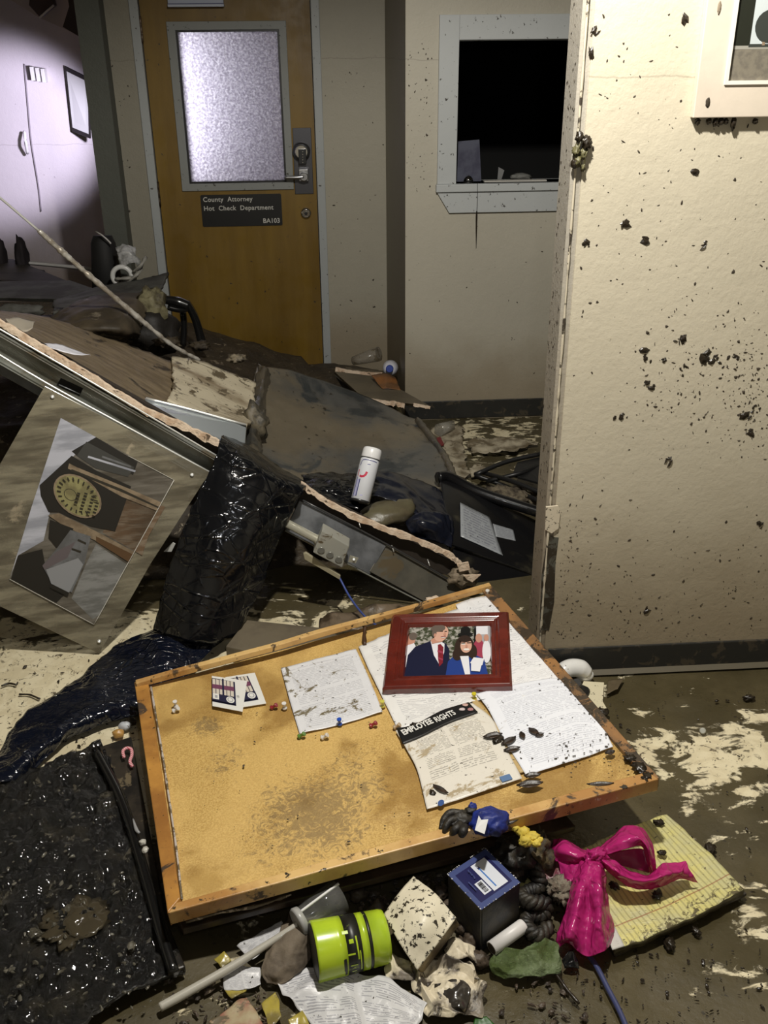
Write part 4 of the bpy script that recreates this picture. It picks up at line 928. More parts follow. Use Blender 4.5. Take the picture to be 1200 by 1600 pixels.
polys = [([(175, 760), (258, 792), (232, 838), (222, 868), (160, 832), (180, 800)], M('poster_brown', (.15, .095, .055), .3, col2=(.22, .17, .12), cs=14, stretch=(1, 1, 5))), ([(150, 850), (224, 882), (170, 960), (145, 968), (112, 935), (135, 880)], M('poster_slate', (.14, .14, .13), .3, col2=(.24, .24, .23), cs=12, stretch=(1, 1, 4))), ([(95, 653), (150, 683), (112, 715), (72, 755), (78, 800), (68, 845), (28, 868), (15, 905), (50, 790)], pskyy),
         ([(28, 868), (66, 858), (74, 900), (105, 925), (88, 942), (17, 905)], pdk),
         ([(112, 705), (150, 683), (215, 722), (208, 742), (165, 720), (120, 712)], pdk), ([(120, 712), (135, 690), (210, 730), (200, 745), (150, 732)], M('poster_roof', (.05, .05, .045), .3)),
         ([(138, 712), (212, 735), (211, 738), (137, 715)], pskyy), ([(160, 712), (205, 728), (205, 731), (159, 715)], pgrey),
         ([(62, 758), (112, 712), (150, 735), (205, 760), (180, 830), (140, 822), (92, 800), (76, 800), (64, 775)], pdk),
         ([(108, 724), (120, 730), (205, 765), (262, 785), (258, 798), (190, 776), (140, 748), (106, 732)], ptan), ([(112, 733), (190, 764), (260, 792), (259, 794), (188, 768), (110, 736)], pl_),
         ([(75, 805), (92, 802), (150, 830), (218, 862), (232, 884), (205, 876), (150, 845), (100, 822)], ptan), ([(150, 838), (215, 866), (240, 890), (205, 878), (150, 846)], prust),
         ([(78, 812), (115, 826), (100, 850), (88, 855), (76, 840)], pdk), ([(110, 828), (142, 838), (132, 880), (112, 926), (78, 905), (66, 884), (88, 858)], pgrey), ([(66, 884), (88, 862), (118, 846), (112, 858), (105, 872), (70, 890)], M('poster_stripes', (.12, .10, .105), .3)), ([(72, 890), (122, 872), (130, 882), (108, 926), (80, 912)], M('poster_light_grey', (.25, .255, .265), .3)),
         ([(122, 842), (135, 848), (134, 851), (121, 845)], pl_), ([(112, 856), (127, 861), (126, 864), (112, 859)], pl_), ([(80, 912), (108, 926), (106, 932), (78, 918)], pdk),
         (el(121, 775, 42, 29, 38), ptan), (el(121, 775, 39, 26.5, 38), face_), (el(110, 773, 11, 8.5, 38), pl_), (el(110, 773, 10, 7.6, 38), face_)]
# numerals round the rim and the illegible lines of lettering across the face, as bars
for k in range(22):
    an = 2*math.pi*k/22; c, q = math.cos(math.radians(38)), math.sin(math.radians(38))
    if -.5 < math.sin(an) < .5 and math.cos(an) > 0: continue
    seg = []
    for rr, da in ((.92, -.035), (.92, .035), (.74, .04), (.74, -.04)):
        x = 39*rr*math.cos(an+da); y = 26.5*rr*math.sin(an+da); seg.append((121+x*c-y*q, 775+x*q+y*c))
    polys.append((seg, pl_))
for j, (cx, cy, n__) in enumerate(((121, 778, 4), (131, 783, 6), (142, 788, 6), (150, 793, 4))):
    for k in range(n__):
        t_ = (k-(n__-1)/2)*5.2; x, y = cx-t_*.28, cy+t_*.93
        polys.append(([(x-2.6, y-1.6), (x+2.4, y-.2), (x+1.8, y+2.6), (x-3, y+1.2)], pl_))
pnl('poster_picture', polys, po)
tube('poster_edge', [AP.at(272, 750, .005), AP.at(210, 862, .005), AP.at(147, 976, .005)], .0013, M('poster_edge', (.6, .58, .52), .4), po, n=20, seg=5)
tube('poster_edge', [AP.at(147, 976, .005), AP.at(80, 940, .005), AP.at(15, 905, .005)], .0010, M('poster_edge_dim', (.5, .48, .42), .4), po, n=20, seg=5)
tube('poster_edge', [AP.at(200, 712, .005), AP.at(240, 733, .005), AP.at(272, 750, .005)], .0010, M('poster_edge_dim2', (.5, .48, .42), .4), po, n=20, seg=5)
for k, (a, b) in enumerate(((82, 620), (300, 742), (155, 1002))): lathe('stud', AP.at(a, b, .001), AP.at(a, b, .006), [(0, .006), (.6, .006), (1, .003)], lipm, ap_, seg=12)
tag(prism('white_plastic_shard', [Py(a, b, 2.72) for a, b in ((256, 862), (270, 848), (274, 850), (268, 862))], (0, .004, 0), M('shard_white', (.6, .6, .56), .5)), 'small white shard glinting between the acrylic panel and black film', 'shard')
# black film draped over the fallen wall
def film_mat(name, col, rough, sc, st, stren):
    mt, t, p = new_mat(name); N = NT(t); p.inputs['Base Color'].default_value = rgba(col); p.inputs['Roughness'].default_value = rough
    p.inputs['Specular IOR Level'].default_value = .6
    def crease(s_, co, w_):
        v = N.n('ShaderNodeTexVoronoi', feature='DISTANCE_TO_EDGE'); v.inputs['Scale'].default_value = s_; N.l(co, v.inputs[0]); return N.ramp(v.outputs[0], w_, 0)
    mp_ = N.n('ShaderNodeMapping'); mp_.inputs['Rotation'].default_value = (.3, .5, 1.1); mp_.inputs['Scale'].default_value = (1, 2.6, 1); N.l(N.co(), mp_.inputs[0])
    r1 = crease(sc, N.co(scale=st), .06); r2 = crease(sc*2.1, mp_.outputs[0], .09)
    fade = N.ramp(N.noise(6), .42, .62)
    h = N.math('MULTIPLY', N.math('ADD', N.math('MULTIPLY', r1, .7), N.math('MULTIPLY', r2, .45)), N.mixf(fade, .15, 1.0))
    b = N.bump(h, stren, .006, N.bump(N.noise(sc*2.2, detail=3, dist=.3), .3, .010))
    N.l(b, p.inputs['Normal']); return mt
film = film_mat('black_film', (.004, .0045, .006), .14, 6, (1, 1, 2.2), .8)
film2 = film_mat('black_film_ground', (.004, .006, .014), .12, 10, (1, 1.8, 1), 1.0)
bg = thing('black_plastic_film', 'glossy black plastic film draped over the torn wall edge and trailing left over the floor', 'plastic film', Pz(300, 1000, 0))
sheet('draped_length', [[Py(352, 680, 3.02), Py(400, 704, 3.04), Py(440, 730, 3.04), Py(478, 752, 3.02)], [Py(344, 686, 2.77), Py(385, 712, 2.74), Py(432, 742, 2.74), Py(476, 762, 2.76)], [Py(333, 722, 2.70), Py(372, 745, 2.67), Py(420, 772, 2.67), Py(455, 800, 2.72)],
      [Py(292, 812, 2.62), Py(340, 830, 2.58), Py(385, 850, 2.58), Py(428, 868, 2.66)], [Py(262, 900, 2.58), Py(305, 915, 2.52), Py(350, 930, 2.52), Py(398, 940, 2.58)], [Py(240, 985, 2.56), Py(285, 1000, 2.46), Py(325, 1004, 2.46), Py(364, 994, 2.52)]], film, bg, 80, 110, .006, 5, .0015, 2, .006, .004)
sheet('trailing_length', [[Pz(232, 984, .02), Pz(290, 970, .05), Pz(356, 992, .03)], [Pz(190, 1005, .02), Pz(250, 1020, .07), Pz(318, 1030, .03)], [Pz(135, 1050, .015), Pz(195, 1075, .06), Pz(240, 1105, .025)], [Pz(70, 1095, .01), Pz(120, 1120, .06), Pz(165, 1130, .02)], [Pz(20, 1140, .01), Pz(60, 1165, .05), Pz(100, 1160, .015)], [Pz(-30, 1215, .01), Pz(0, 1225, .03), Pz(50, 1205, .01)]], film2, bg, 50, 140, .010, 7, .0015, 6, .004, .010, floor=.006)
# ================================================================== MIDDLE DEBRIS
siltv = M('silted_vinyl', (.15, .125, .085), .36, col2=(.085, .085, .08), cs=2.4, mud=.60, ms=3.2, mudc=(.04, .045, .048), mudr=.3, bump=.25, bs=9, bd=.02, coat=.25, specks=.30, spk=30)
siltd = M('dark_silted_vinyl', (.035, .036, .034), .3, col2=(.10, .085, .06), cs=5, bump=.4, bs=16, bd=.02, coat=.3)
mv = thing('muddy_floor_mat', 'big stiff mat coated in grey-brown silt, humped up behind the fallen wall', 'mat', Py(540, 700, 3.6))
sheet('mat_face', [[Py(402, 572, 4.0), Py(450, 578, 4.1), Py(540, 606, 4.1), Py(610, 636, 4.05), Py(652, 655, 3.95)], [Py(392, 615, 3.75), Py(460, 630, 3.85), Py(540, 650, 3.85), Py(620, 672, 3.8), Py(676, 690, 3.72)],
                   [Py(384, 668, 3.5), Py(450, 690, 3.55), Py(540, 708, 3.55), Py(630, 718, 3.5), Py(698, 722, 3.5)], [Py(382, 715, 3.25), Py(450, 748, 3.2), Py(540, 768, 3.2), Py(640, 765, 3.25), Py(712, 760, 3.3)]], siltv, mv, 70, 50, .012, 4, .02, 3, 0, 0)
sheet('rolled_edge', [[Py(404, 568, 3.97), Py(394, 610, 3.76), Py(380, 655, 3.52), Py(376, 700, 3.28)], [Py(416, 575, 3.90), Py(410, 620, 3.68), Py(398, 665, 3.44), Py(396, 712, 3.2)], [Py(424, 585, 4.0), Py(420, 625, 3.8), Py(412, 668, 3.55), Py(412, 715, 3.3)]], siltd, mv, 50, 20, .014, 14, .01, 8, 0, 0)
tube('mat_rim', [Py(652, 656, 3.94), Py(678, 690, 3.71), Py(700, 724, 3.49), Py(714, 762, 3.29)], .016, siltd, mv, n=30, bumpy=.5)
lump('silt_crust', Py(398, 662, 3.45), (.05, .04, .07), M('silt_crust', (.16, .135, .09), .5, col2=(.05, .045, .035), cs=20, bump=.8), mv, 5, .5, 2.5)
# black film over the fallen wall's right half and the black moulded seat under it
bf = thing('black_refuse_bag', 'crumpled navy-black refuse bag lying behind the torn edge under the spray can', 'bag', Py(600, 800, 3.0))
sheet('bag_left', [[Py(470, 742, 3.12), Py(510, 738, 3.15), Py(560, 742, 3.15)], [Py(478, 758, 2.98), Py(515, 760, 2.98), Py(560, 765, 2.98)], [Py(500, 775, 2.88), Py(530, 788, 2.88), Py(560, 796, 2.88)]], film, bf, 30, 24, .010, 9, .0015, 4, 0, .008)
bagm = M('navy_black_plastic', (.009, .011, .020), .25, crack=.2, cks=6, bump=.15, bs=9, bd=.02, coat=.2)
sheet('bag_right', [[Py(590, 735, 3.2), Py(640, 742, 3.25), Py(685, 765, 3.22), Py(705, 800, 3.1)], [Py(582, 752, 3.08), Py(625, 765, 3.05), Py(660, 790, 3.02), Py(708, 830, 2.98)], [Py(578, 775, 2.98), Py(600, 778, 2.98), Py(640, 800, 2.95), Py(700, 855, 2.92)]], bagm, bf, 50, 34, .012, 6, .0015, 6, 0, .012)
sheet('bag_knot', [[Py(632, 812, 2.94), Py(655, 796, 2.96), Py(700, 806, 2.96)], [Py(640, 828, 2.87), Py(668, 820, 2.85), Py(706, 836, 2.9)], [Py(655, 842, 2.86), Py(680, 845, 2.86), Py(706, 856, 2.86)]], bagm, bf, 34, 24, .014, 11, .0015, 9, 0, .014)
lump('silt_pool', Py(606, 800, 2.95), (.11, .07, .035), M('silt_pool', (.12, .105, .06), .35, col2=(.09, .075, .045), cs=8, mud=.64, ms=12, bump=.3), bf, 2, .2, 1.6, .6)
# spray can
ax0 = Py(563, 781, 2.90); ax1 = Py(583, 700, 2.985)
can_w = M('can_white', (.70, .72, .76), .3, coat=.4, specks=.28, spk=40); can_b = M('can_navy', (.03, .03, .20), .3); can_r = M('can_red', (.55, .03, .07), .3); can_l = M('can_lilac', (.42, .42, .66), .35)
L_ = (ax1-ax0).length; R_ = .0325
sc_ = thing('spray_can', 'white spray can with navy border and red mark leaning on the black bag', 'spray can', ax0)
lathe('can_body', ax0, ax0.lerp(ax1, .80), [(-.02, R_*.9), (.0, R_), (.90, R_), (.95, R_*.97), (1, R_*.86)], can_w, sc_, seg=48)
lathe('can_rim', ax0-(ax1-ax0)*.05, ax0, [(0, R_*.98), (.7, R_*1.04), (1, R_*1.0)], M('can_rim', (.12, .12, .12), .25, .8), sc_, seg=40)
lathe('can_cap', ax0.lerp(ax1, .795), ax1, [(0, R_*.99), (.06, R_*1.01), (.75, R_*.98), (.93, R_*.90), (1, R_*.72)], M('cap_white', (.80, .80, .80), .3, coat=.3), sc_, seg=48)
lathe('can_seam', ax0.lerp(ax1, .785), ax0.lerp(ax1, .797), [(0, R_*.95), (1, R_*.95)], blackp, sc_, seg=40)
cax = (ax1-ax0).normalized(); ca = cax.cross(CAM-ax0).normalized(); cb2 = ca.cross(cax).normalized()
if cb2.dot(CAM-ax0) < 0: cb2 = -cb2
def on_can(t_, an): return ax0+cax*(t_*L_)+(ca*math.sin(an)+cb2*math.cos(an))*(R_+.0006)
sgn = 1 if ca.dot(RR) > 0 else -1
def can_strip(name, path, wdt, mt):
    V = []; f = []
    for k, (t_, an) in enumerate(path):
        t2, a2 = path[min(k+1, len(path)-1)]; t1, a1 = path[max(k-1, 0)]
        dt = (t2-t1)*L_; da = (a2-a1)*R_; l = math.hypot(dt, da) or 1; px_, py_ = -da/l, dt/l
        for s_k in (-.5, .5): V.append(on_can(t_+px_*wdt*s_k/L_, sgn*(an+py_*wdt*s_k/R_)))
    for k in range(len(path)-1): f.append((2*k, 2*k+1, 2*k+3, 2*k+2))
    return mesh(name, V, f, mt, sc_)
arc = [(.02, -.95), (.2, -.95), (.4, -.95), (.62, -.95), (.69, -.90), (.73, -.75), (.74, -.5), (.74, 0), (.74, .5), (.735, .8)]
can_strip('label_border', arc[3:], .0024, can_b); can_strip('label_border', arc[:3], .0024, can_b)
can_strip('label_band', [(.04, -.79), (.2, -.79), (.36, -.79)], .0065, can_l); can_strip('label_band', [(.04, -.58), (.2, -.58), (.37, -.58)], .0035, can_b)
can_strip('red_mark', [(.42, -.95), (.46, -.95), (.54, -.95)], .003, can_r)
can_strip('red_mark', [(.43, -.70), (.415, -.5), (.43, -.25), (.46, -.1), (.52, -.02)], .0075, can_r)
can_strip('small_print', [(.66, -.15), (.665, .15)], .002, can_b); can_strip('small_print', [(.07, -.2), (.08, .1)], .003, can_l)
# black equipment case with paper labels, behind the partition
casem = M('black_case', (.008, .008, .009), .25, col2=(.05, .045, .03), cs=6, cr=(.55, .7), bump=.15, bs=20, coat=.4)
cs_ = thing('black_equipment_case', 'glossy black case with two paper labels, tipped over behind the right partition', 'case', Pz(770, 1000, 0))
topq = [Py(686, 742, 3.3), Py(860, 822, 3.25), Py(860, 905, 2.9), Py(704, 850, 2.9)]
prism('case_lid', topq, (0, .03, -.05), casem, cs_, bev=.008)
lab = [Py(712, 862, 2.86), Py(870, 912, 2.86), Py(870, 1010, 2.70), Py(730, 985, 2.60)]
prism('case_body', [Py(704, 850, 2.92), Py(870, 902, 2.92), Py(870, 1012, 2.72), Py(742, 1000, 2.72), Py(722, 930, 2.84)], (0, .2, .0), casem, cs_, bev=.01)
tube('case_rim', [Py(684, 746, 3.28), Py(702, 746, 3.3), Py(750, 770, 3.28), Py(860, 806, 3.2)], .022, casem, cs_, n=30)
LP = Plane(topq[0], topq[1], topq[3])
plab = paper_mat('label_print', lines=13, mud=.66, ms=6, base=(.34, .36, .38), words=9, strength=.6)
def lab_(name, pts, lbl):
    o = sheet(name, [[LP.at(*pts[0], .006), LP.at(*pts[1], .006)], [LP.at(*pts[3], .006), LP.at(*pts[2], .006)]], plab, cs_, 12, 12, .001, 20, .0006, 2); o['label'] = lbl
lab_('paper_label', [(719, 785), (765, 808), (786, 868), (720, 838)], 'large torn white paper label'); lab_('paper_label', [(770, 818), (802, 828), (806, 845), (775, 838)], 'small white paper label')
# black wire tray behind it
wt = thing('wire_tray', 'black wire desk tray upside down beyond the black case', 'tray', Pz(800, 760, 0))
tr = [Pz(742, 738, .10), Pz(850, 708, .14), Pz(850, 790, .10), Pz(745, 750, .06)]
for pts in ([Pz(742, 742, .08), Pz(790, 722, .11), Pz(850, 708, .13)], [Pz(752, 738, .07), Pz(800, 752, .09), Pz(850, 772, .08)], [Pz(760, 752, .06), Pz(810, 740, .1), Pz(850, 726, .1)], [Pz(742, 742, .08), Pz(790, 760, .05), Pz(850, 786, .05)]):
    tube('wire', pts, .010, blackp, wt, n=10, seg=6)
prism('tray_plate', [Pz(808, 722, .11), Pz(850, 712, .12), Pz(850, 756, .09), Pz(800, 742, .09)], (0, 0, -.01), blackp, wt, bev=.002)
tag(lump('fluffy_clump', Pz(790, 782, .02), (.13, .06, .05), M('soggy_fluff', (.20, .165, .11), .8, col2=(.06, .045, .03), cs=26, bump=1, bs=70, bd=.01), None, 9, .5, 3, -.2, 4), 'soggy matted brown clump between the wire tray and the black case', 'rubble')
# pale torn paper and rags on the silt
ragm = M('torn_cream_paper', (.42, .37, .27), .6, col2=(.20, .165, .11), cs=14, mud=.6, ms=14, bump=.4)
for px, lbl in (([[(672, 668), (700, 662), (726, 668)], [(678, 690), (704, 688), (722, 684)], [(690, 712), (708, 712), (724, 702)]], 'crumpled grey-white paper by the far end of the silted mat'),
                ([[(690, 700), (712, 696), (724, 706)], [(700, 722), (716, 722), (730, 730)], [(706, 742), (724, 746), (738, 742)]], 'torn pale strip beside the rim of the silted mat'),
                ([[(728, 688), (790, 684), (840, 692)], [(730, 698), (780, 700), (812, 702)], [(742, 706), (770, 708), (800, 708)]], 'ragged cream scrap on the silt before the back baseboard'),
                ([[(735, 728), (750, 724), (764, 732)], [(738, 745), (752, 745), (768, 750)]], 'small pale scrap in front of the wire tray')):
    tag(sheet('torn_paper', [[Pz(a, b, .02) for a, b in r] for r in px], ragm, None, 30, 24, .012, 14, .002, px[0][0][0], .02, .008), lbl, 'paper', 'torn papers on the far silt')
tag(prism('red_scrap', [Pz(678, 686, .05), Pz(688, 682, .05), Pz(694, 694, .04), Pz(684, 697, .04)], (0, 0, -.006), M('red_plastic', (.16, .015, .02), .4)), 'dark red scrap at the far end of the silted mat', 'scrap')
tag(lathe('clear_cup', Pz(686, 672, .05), Pz(706, 664, .05), [(0, .03), (1, .022)], M('clear_plastic_dull', (.4, .38, .33), .15, alpha=.45), None, seg=20), 'crushed clear cup lying on the torn paper by the silted mat', 'cup')
tag(lump('silt_mound', Pz(706, 640, -.01), (.16, .09, .07), heap_m, None, 12, .4, 2), 'rounded silt mound against the back baseboard', 'mud')
# slabs in the corner by the door
slabm = M('silted_slab', (.14, .115, .075), .5, col2=(.10, .082, .055), cs=6, bump=.25, bs=30)
cs2 = thing('acoustic_tile', 'silt-covered ceiling tile slab propped in the wall corner right of the door', 'ceiling tile', Pz(600, 640, 0))
prism('tile', [Py(522, 580, 4.55), Py(568, 622, 4.2), Py(672, 634, 4.1), Py(622, 606, 4.4), Py(590, 588, 4.6)], (0, .02, -.02), slabm, cs2, bev=.003)
torn('torn_edge', [Py(568, 626, 4.19), Py(610, 630, 4.14), Py(632, 634, 4.12)], .010, gyps, cs2, 3, 30)
torn('torn_edge', [Py(646, 632, 4.10), Py(672, 637, 4.09)], .006, gyps, cs2, 7, 16)
cs3 = thing('acoustic_tile', 'broken tile layer with crumbling pale edge beneath the door jamb', 'ceiling tile', Pz(560, 600, 0))
sheet('tile', [[Py(505, 570, 5.15), Py(560, 572, 5.15), Py(612, 582, 5.0)], [Py(525, 580, 4.9), Py(570, 586, 4.85), Py(618, 594, 4.8)]], slabm, cs3, 20, 8, .01, 10, .015, 3, .01)
torn('torn_edge', [Py(524, 577, 4.86), Py(560, 583, 4.8), Py(600, 586, 4.78)], .010, gyps, cs3, 5, 40)
tag(prism('gap_shade_wedge', [Py(524, 588, 4.6), Py(568, 624, 4.25), Py(552, 634, 4.35)], (0, .05, 0), blackp), 'black wedge standing in for the shade under the propped ceiling tile slab', 'board')  # black piece fills a gap where there is only shade
tag(sheet('rust_leather_scrap', [[Py(580, 586, 4.5), Py(602, 582, 4.5), Py(618, 588, 4.5)], [Py(590, 598, 4.42), Py(606, 600, 4.4), Py(622, 600, 4.42)], [Py(598, 606, 4.36), Py(612, 607, 4.36), Py(626, 608, 4.36)]], M('rust_leather', (.24, .10, .03), .45, col2=(.14, .07, .03), cs=14), None, 20, 14, .008, 14, .003, 2), 'rust-orange leathery scrap below the white bottle in the corner', 'scrap')
bt_ = thing('white_bottle', 'white plastic bottle end with blue cap in the wall corner', 'bottle', Py(609, 585, 4.6))
q0_ = Py(611, 574, 4.75); q1_ = Py(609, 576, 4.62)
lathe('bottle_body', q0_, q1_, [(0, .038), (.5, .040), (.85, .036), (1, .024)], M('bottle_white', (.55, .55, .60), .35), bt_, seg=30)
lathe('bottle_cap', q1_, q1_+(q1_-q0_)*.2, [(0, .019), (.8, .019), (1, .016)], M('cap_blue', (.02, .05, .30), .35), bt_, seg=24)
tag(lathe('crushed_tumbler', Py(552, 564, 5.0), Py(592, 553, 4.95), [(0, .028), (.3, .036), (1, .048)], M('murky_plastic', (.30, .27, .22), .2, alpha=.6, mud=.55, ms=16), None, seg=26, squash=.8), 'murky crushed plastic tumbler lying below the pale wall right of the door', 'tumbler')
tag(box('silver_strip', Py(540, 633, 4.1), Py(592, 636, 4.1)+Vector((0, .03, .012)), lipm, None, bev=.001), 'short bright metal strip under the propped ceiling tile slab', 'metal strip')
# left background: tiles, bag, chair arm, bin
tilem = M('fallen_tile', (.085, .085, .075), .7, col2=(.04, .038, .032), cs=8, bump=.4, bs=60)
darkt = M('dark_tile', (.035, .03, .022), .7, col2=(.06, .05, .035), cs=8, bump=.4)
tag(prism('fallen_acoustic_tile', [Py(-60, 440, 4.9), Py(110, 438, 4.9), Py(150, 452, 4.7), Py(128, 468, 4.5), Py(-60, 464, 4.5)], (0, .02, -.02), tilem, bev=.003), 'upper dim grey ceiling tile lying across the debris at the far left', 'ceiling tile')
tag(prism('fallen_acoustic_tile', [Py(-60, 402, 5.6), Py(22, 405, 5.6), Py(128, 448, 5.0), Py(60, 446, 5.0), Py(-60, 430, 5.1)], (0, .02, -.02), M('brown_tile', (.06, .05, .04), .7, col2=(.03, .025, .02), cs=6), bev=.003), 'brownish broken ceiling tile tipped in the hall opening at the left', 'ceiling tile')
tag(tube('ceiling_grid_bar', [Py(24, 409, 5.5), Py(80, 414, 5.5), Py(148, 421, 5.4)], .011, M('grid_white', (.50, .49, .48), .5), None, n=8, seg=4), 'thin white ceiling grid bar lying across the hall opening', 'bar')
tag(sheet('draped_grey_tile', [[Py(84, 470, 4.3), Py(140, 452, 4.6), Py(215, 438, 4.7), Py(262, 426, 4.8)], [Py(84, 488, 4.0), Py(150, 462, 4.35), Py(215, 458, 4.4), Py(248, 462, 4.4)]], tilem, None, 40, 14, .01, 8, .012, 4, .012), 'bent grey ceiling tile laid over the sodden sack beside the door', 'ceiling tile')
sackm = M('sodden_sack', (.085, .065, .04), .6, col2=(.045, .035, .022), cs=7, bump=.5, bs=22, mud=.66, ms=10, mudc=(.2, .17, .12))
tag(sheet('sodden_sack', [[Py(92, 478, 4.2), Py(150, 462, 4.25), Py(220, 458, 4.3), Py(240, 466, 4.3)], [Py(78, 500, 3.95), Py(130, 482, 3.9), Py(200, 478, 3.92), Py(228, 490, 4.0)], [Py(80, 520, 3.75), Py(130, 512, 3.7), Py(190, 512, 3.72), Py(222, 522, 3.85)], [Py(90, 535, 3.8), Py(140, 530, 3.78), Py(190, 532, 3.78), Py(215, 532, 3.9)]], sackm, None, 50, 40, .014, 7, .02, 5, .012), 'sagging brown sodden sack under the grey tile left of the amber door', 'sack')
tag(lump('rag_wad', Py(238, 484, 4.1), (.06, .05, .09), M('olive_rag', (.20, .18, .10), .6, col2=(.05, .04, .02), cs=16, bump=.8), None, 4, .5, 2.4), 'wad of olive-yellow rag beside the black chair arm', 'rag')
tag(lump('dark_sack', Py(236, 520, 4.1), (.12, .10, .10), M('dark_sack', (.010, .008, .006), .6, bump=.4), None, 8, .3, 2), 'dark bundle under the olive rag in front of the door', 'bundle')
chm = M('chair_black', (.010, .010, .010), .22, coat=.5, mud=.66, ms=10)
ch = thing('overturned_chair', 'black chair arm and leg sticking up in front of the amber door', 'chair', Py(300, 545, 4.6))
tube('armrest', [Py(258, 468, 4.5), Py(278, 472, 4.5), Py(295, 478, 4.5)], .026, chm, ch, n=16, seg=10, rs=[.02, .026, .022])
tube('leg', [Py(292, 472, 4.52), Py(306, 500, 4.54), Py(318, 545, 4.56)], .024, chm, ch, n=16, seg=4, rs=[.018, .024, .032])
tube('support_bar', [Py(262, 480, 4.5), Py(280, 484, 4.5), Py(294, 482, 4.5)], .014, chm, ch, n=10, seg=8)
tube('leg', [Py(286, 488, 4.6), Py(288, 510, 4.6), Py(286, 540, 4.6)], .016, chm, ch, n=10, seg=8)
bn = thing('black_waste_bin', 'tall black bin silhouetted against the violet hall wall', 'bin', Py(170, 445, 4.9))
lathe('bin_body', Py(172, 485, 4.9), Py(160, 368, 4.95), [(0, .085), (.9, .06), (1, .045)], M('bin_black', (.004, .004, .004), .7), bn, seg=20)
tube('torn_rim', [Py(150, 362, 4.9), Py(160, 368, 4.86), Py(171, 378, 4.86), Py(173, 381, 4.86)], .004, M('rim_pale', (.5, .48, .46), .5), bn, n=10, seg=5)
wpl = M('white_crumple', (.40, .40, .40), .35, col2=(.12, .12, .11), cs=14)
tag(sheet('crumpled_plastic', [[Py(180, 388, 4.8), Py(195, 382, 4.8), Py(212, 384, 4.8)], [Py(186, 402, 4.75), Py(200, 395, 4.75), Py(215, 410, 4.75)], [Py(190, 418, 4.7), Py(208, 412, 4.7), Py(220, 425, 4.7)]], wpl, None, 24, 24, .02, 16, .002, 3, .01, .02), 'crumpled grey-white plastic between the black bin and the door jamb', 'plastic')
tag(tube('ceramic_ring', [Py(191, 432, 4.7)+Vector((.045*math.cos(a), 0, .045*math.sin(a))) for a in [k*.5 for k in range(9)]], .012, M('ring_white', (.6, .6, .58), .3), None, n=30, seg=8), 'white curved plastic ring in the rubble left of the door', 'ring')
for k, (p_, q_, lb) in enumerate((((208, 425), (228, 402), 'upper pale twisted strip in the rubble by the door jamb'), ((196, 442), (222, 420), 'lower pale twisted strip in the rubble by the door jamb'), ((180, 436), (212, 434), 'flat pale strip in the rubble left of the door'))):
    tag(tube('twisted_strip', [Py(*p_, 4.68), Py((p_[0]+q_[0])/2+3, (p_[1]+q_[1])/2, 4.66), Py(*q_, 4.7)], .009, M('strip_grey_%d' % k, (.26, .25, .22), .5), None, n=10, seg=4, bumpy=.6), lb, 'strip')
tag(lump('rubble_lump', Py(32, 487, 3.9), (.09, .04, .03), tilem, None, 6, .4, 2.5), 'grey rubble lump on the silted board at the far left', 'rubble')
for k, (a, b, r, lb) in enumerate(((262, 535, .05, 'dark wad of rubble before the chair leg'), (312, 540, .04, 'small wad of rubble before the amber door'), (212, 530, .06, 'torn wad at the end of the sodden sack'), (370, 560, .04, 'pale-streaked wad at the tip of the silted board'))):
    tag(lump('rubble_wad', Py(a, b, 3.95+.05*k), (r, r*.7, r*.45), heap_m if k < 3 else M('streaked_wad', (.3, .25, .17), .6, col2=(.05, .04, .025), cs=30), None, k, .6, 3), lb, 'rubble')
# foil-wrapped hanging rod
foil = M('foil_wrap', (.70, .67, .60), .28, .35, col2=(.38, .33, .26), cs=18, bump=.6, bs=50)
rd = [Py(-30, 286, 3.6), Py(0, 309, 3.65), Py(60, 360, 3.7), Py(110, 405, 3.75), Py(170, 457, 3.8), Py(225, 504, 3.85), Py(270, 540, 3.9), Py(312, 563, 3.95)]
ro = thing('foil_wrapped_cable', 'thin taut cable wrapped in crinkled foil slanting down to the silted board', 'cable', rd[-1])
tube('cable', rd[:3], .0045, M('cable_pale', (.62, .62, .58), .3), ro, n=20, seg=8)
tube('foil_wrap', rd[2:], .010, foil, ro, n=120, seg=9, bumpy=.45, rs=[.007, .012, .010, .011, .010, .011, .010, .009, .009, .007])
# hall fittings
hp2 = thing('hall_picture', 'narrow dark-edged picture frame on the violet hall wall', 'picture', Py(120, 215, 7.1))
HQ = [Py(112, 205, 7.15), Py(141, 217, 7.02), Py(139, 122, 7.02), Py(101, 103, 7.15)]
fm1 = M('dark_frame', (.02, .015, .018), .5); prism('frame', HQ, (0, .03, 0), fm1, hp2, bev=.003)
ctr = sum(HQ, Vector())/4; prism('picture_sheet', [q.lerp(ctr, .14)+Vector((0, -.003, 0)) for q in HQ], (0, .003, 0), M('pale_print', (.75, .74, .78), .5), hp2)
for k in range(3):
    a = Py(48+k*8.5, 104+k*1.5, 7.17); b = Py(50+k*8.5, 126+k*1.5, 7.17)
    tag(box('wall_holder', (a.x, 7.13, b.z), (a.x+.024, 7.2, a.z), M('holder_%d' % k, (.6, .58, .6), .5), None, bev=.003), ['left', 'middle', 'right'][k]+' of the three small upright holders on the violet hall wall', 'holder', 'small holders on the hall wall')
tag(prism('hanging_ceiling_panel', [Py(-40, -30, 6.6), Py(118, -30, 6.6), Py(116, 52, 6.6), Py(62, 28, 6.6), (Py(14, -2, 6.6))], (0, .04, 0), M('pinkish_panel', (.42, .36, .37), .8)), 'pinkish ceiling panel hanging down at the top left corner', 'ceiling panel')
sp_ = thing('hanging_sign_box', 'dark box hanging from the ceiling at the top left corner', 'box', Py(62, 28, 6.4))
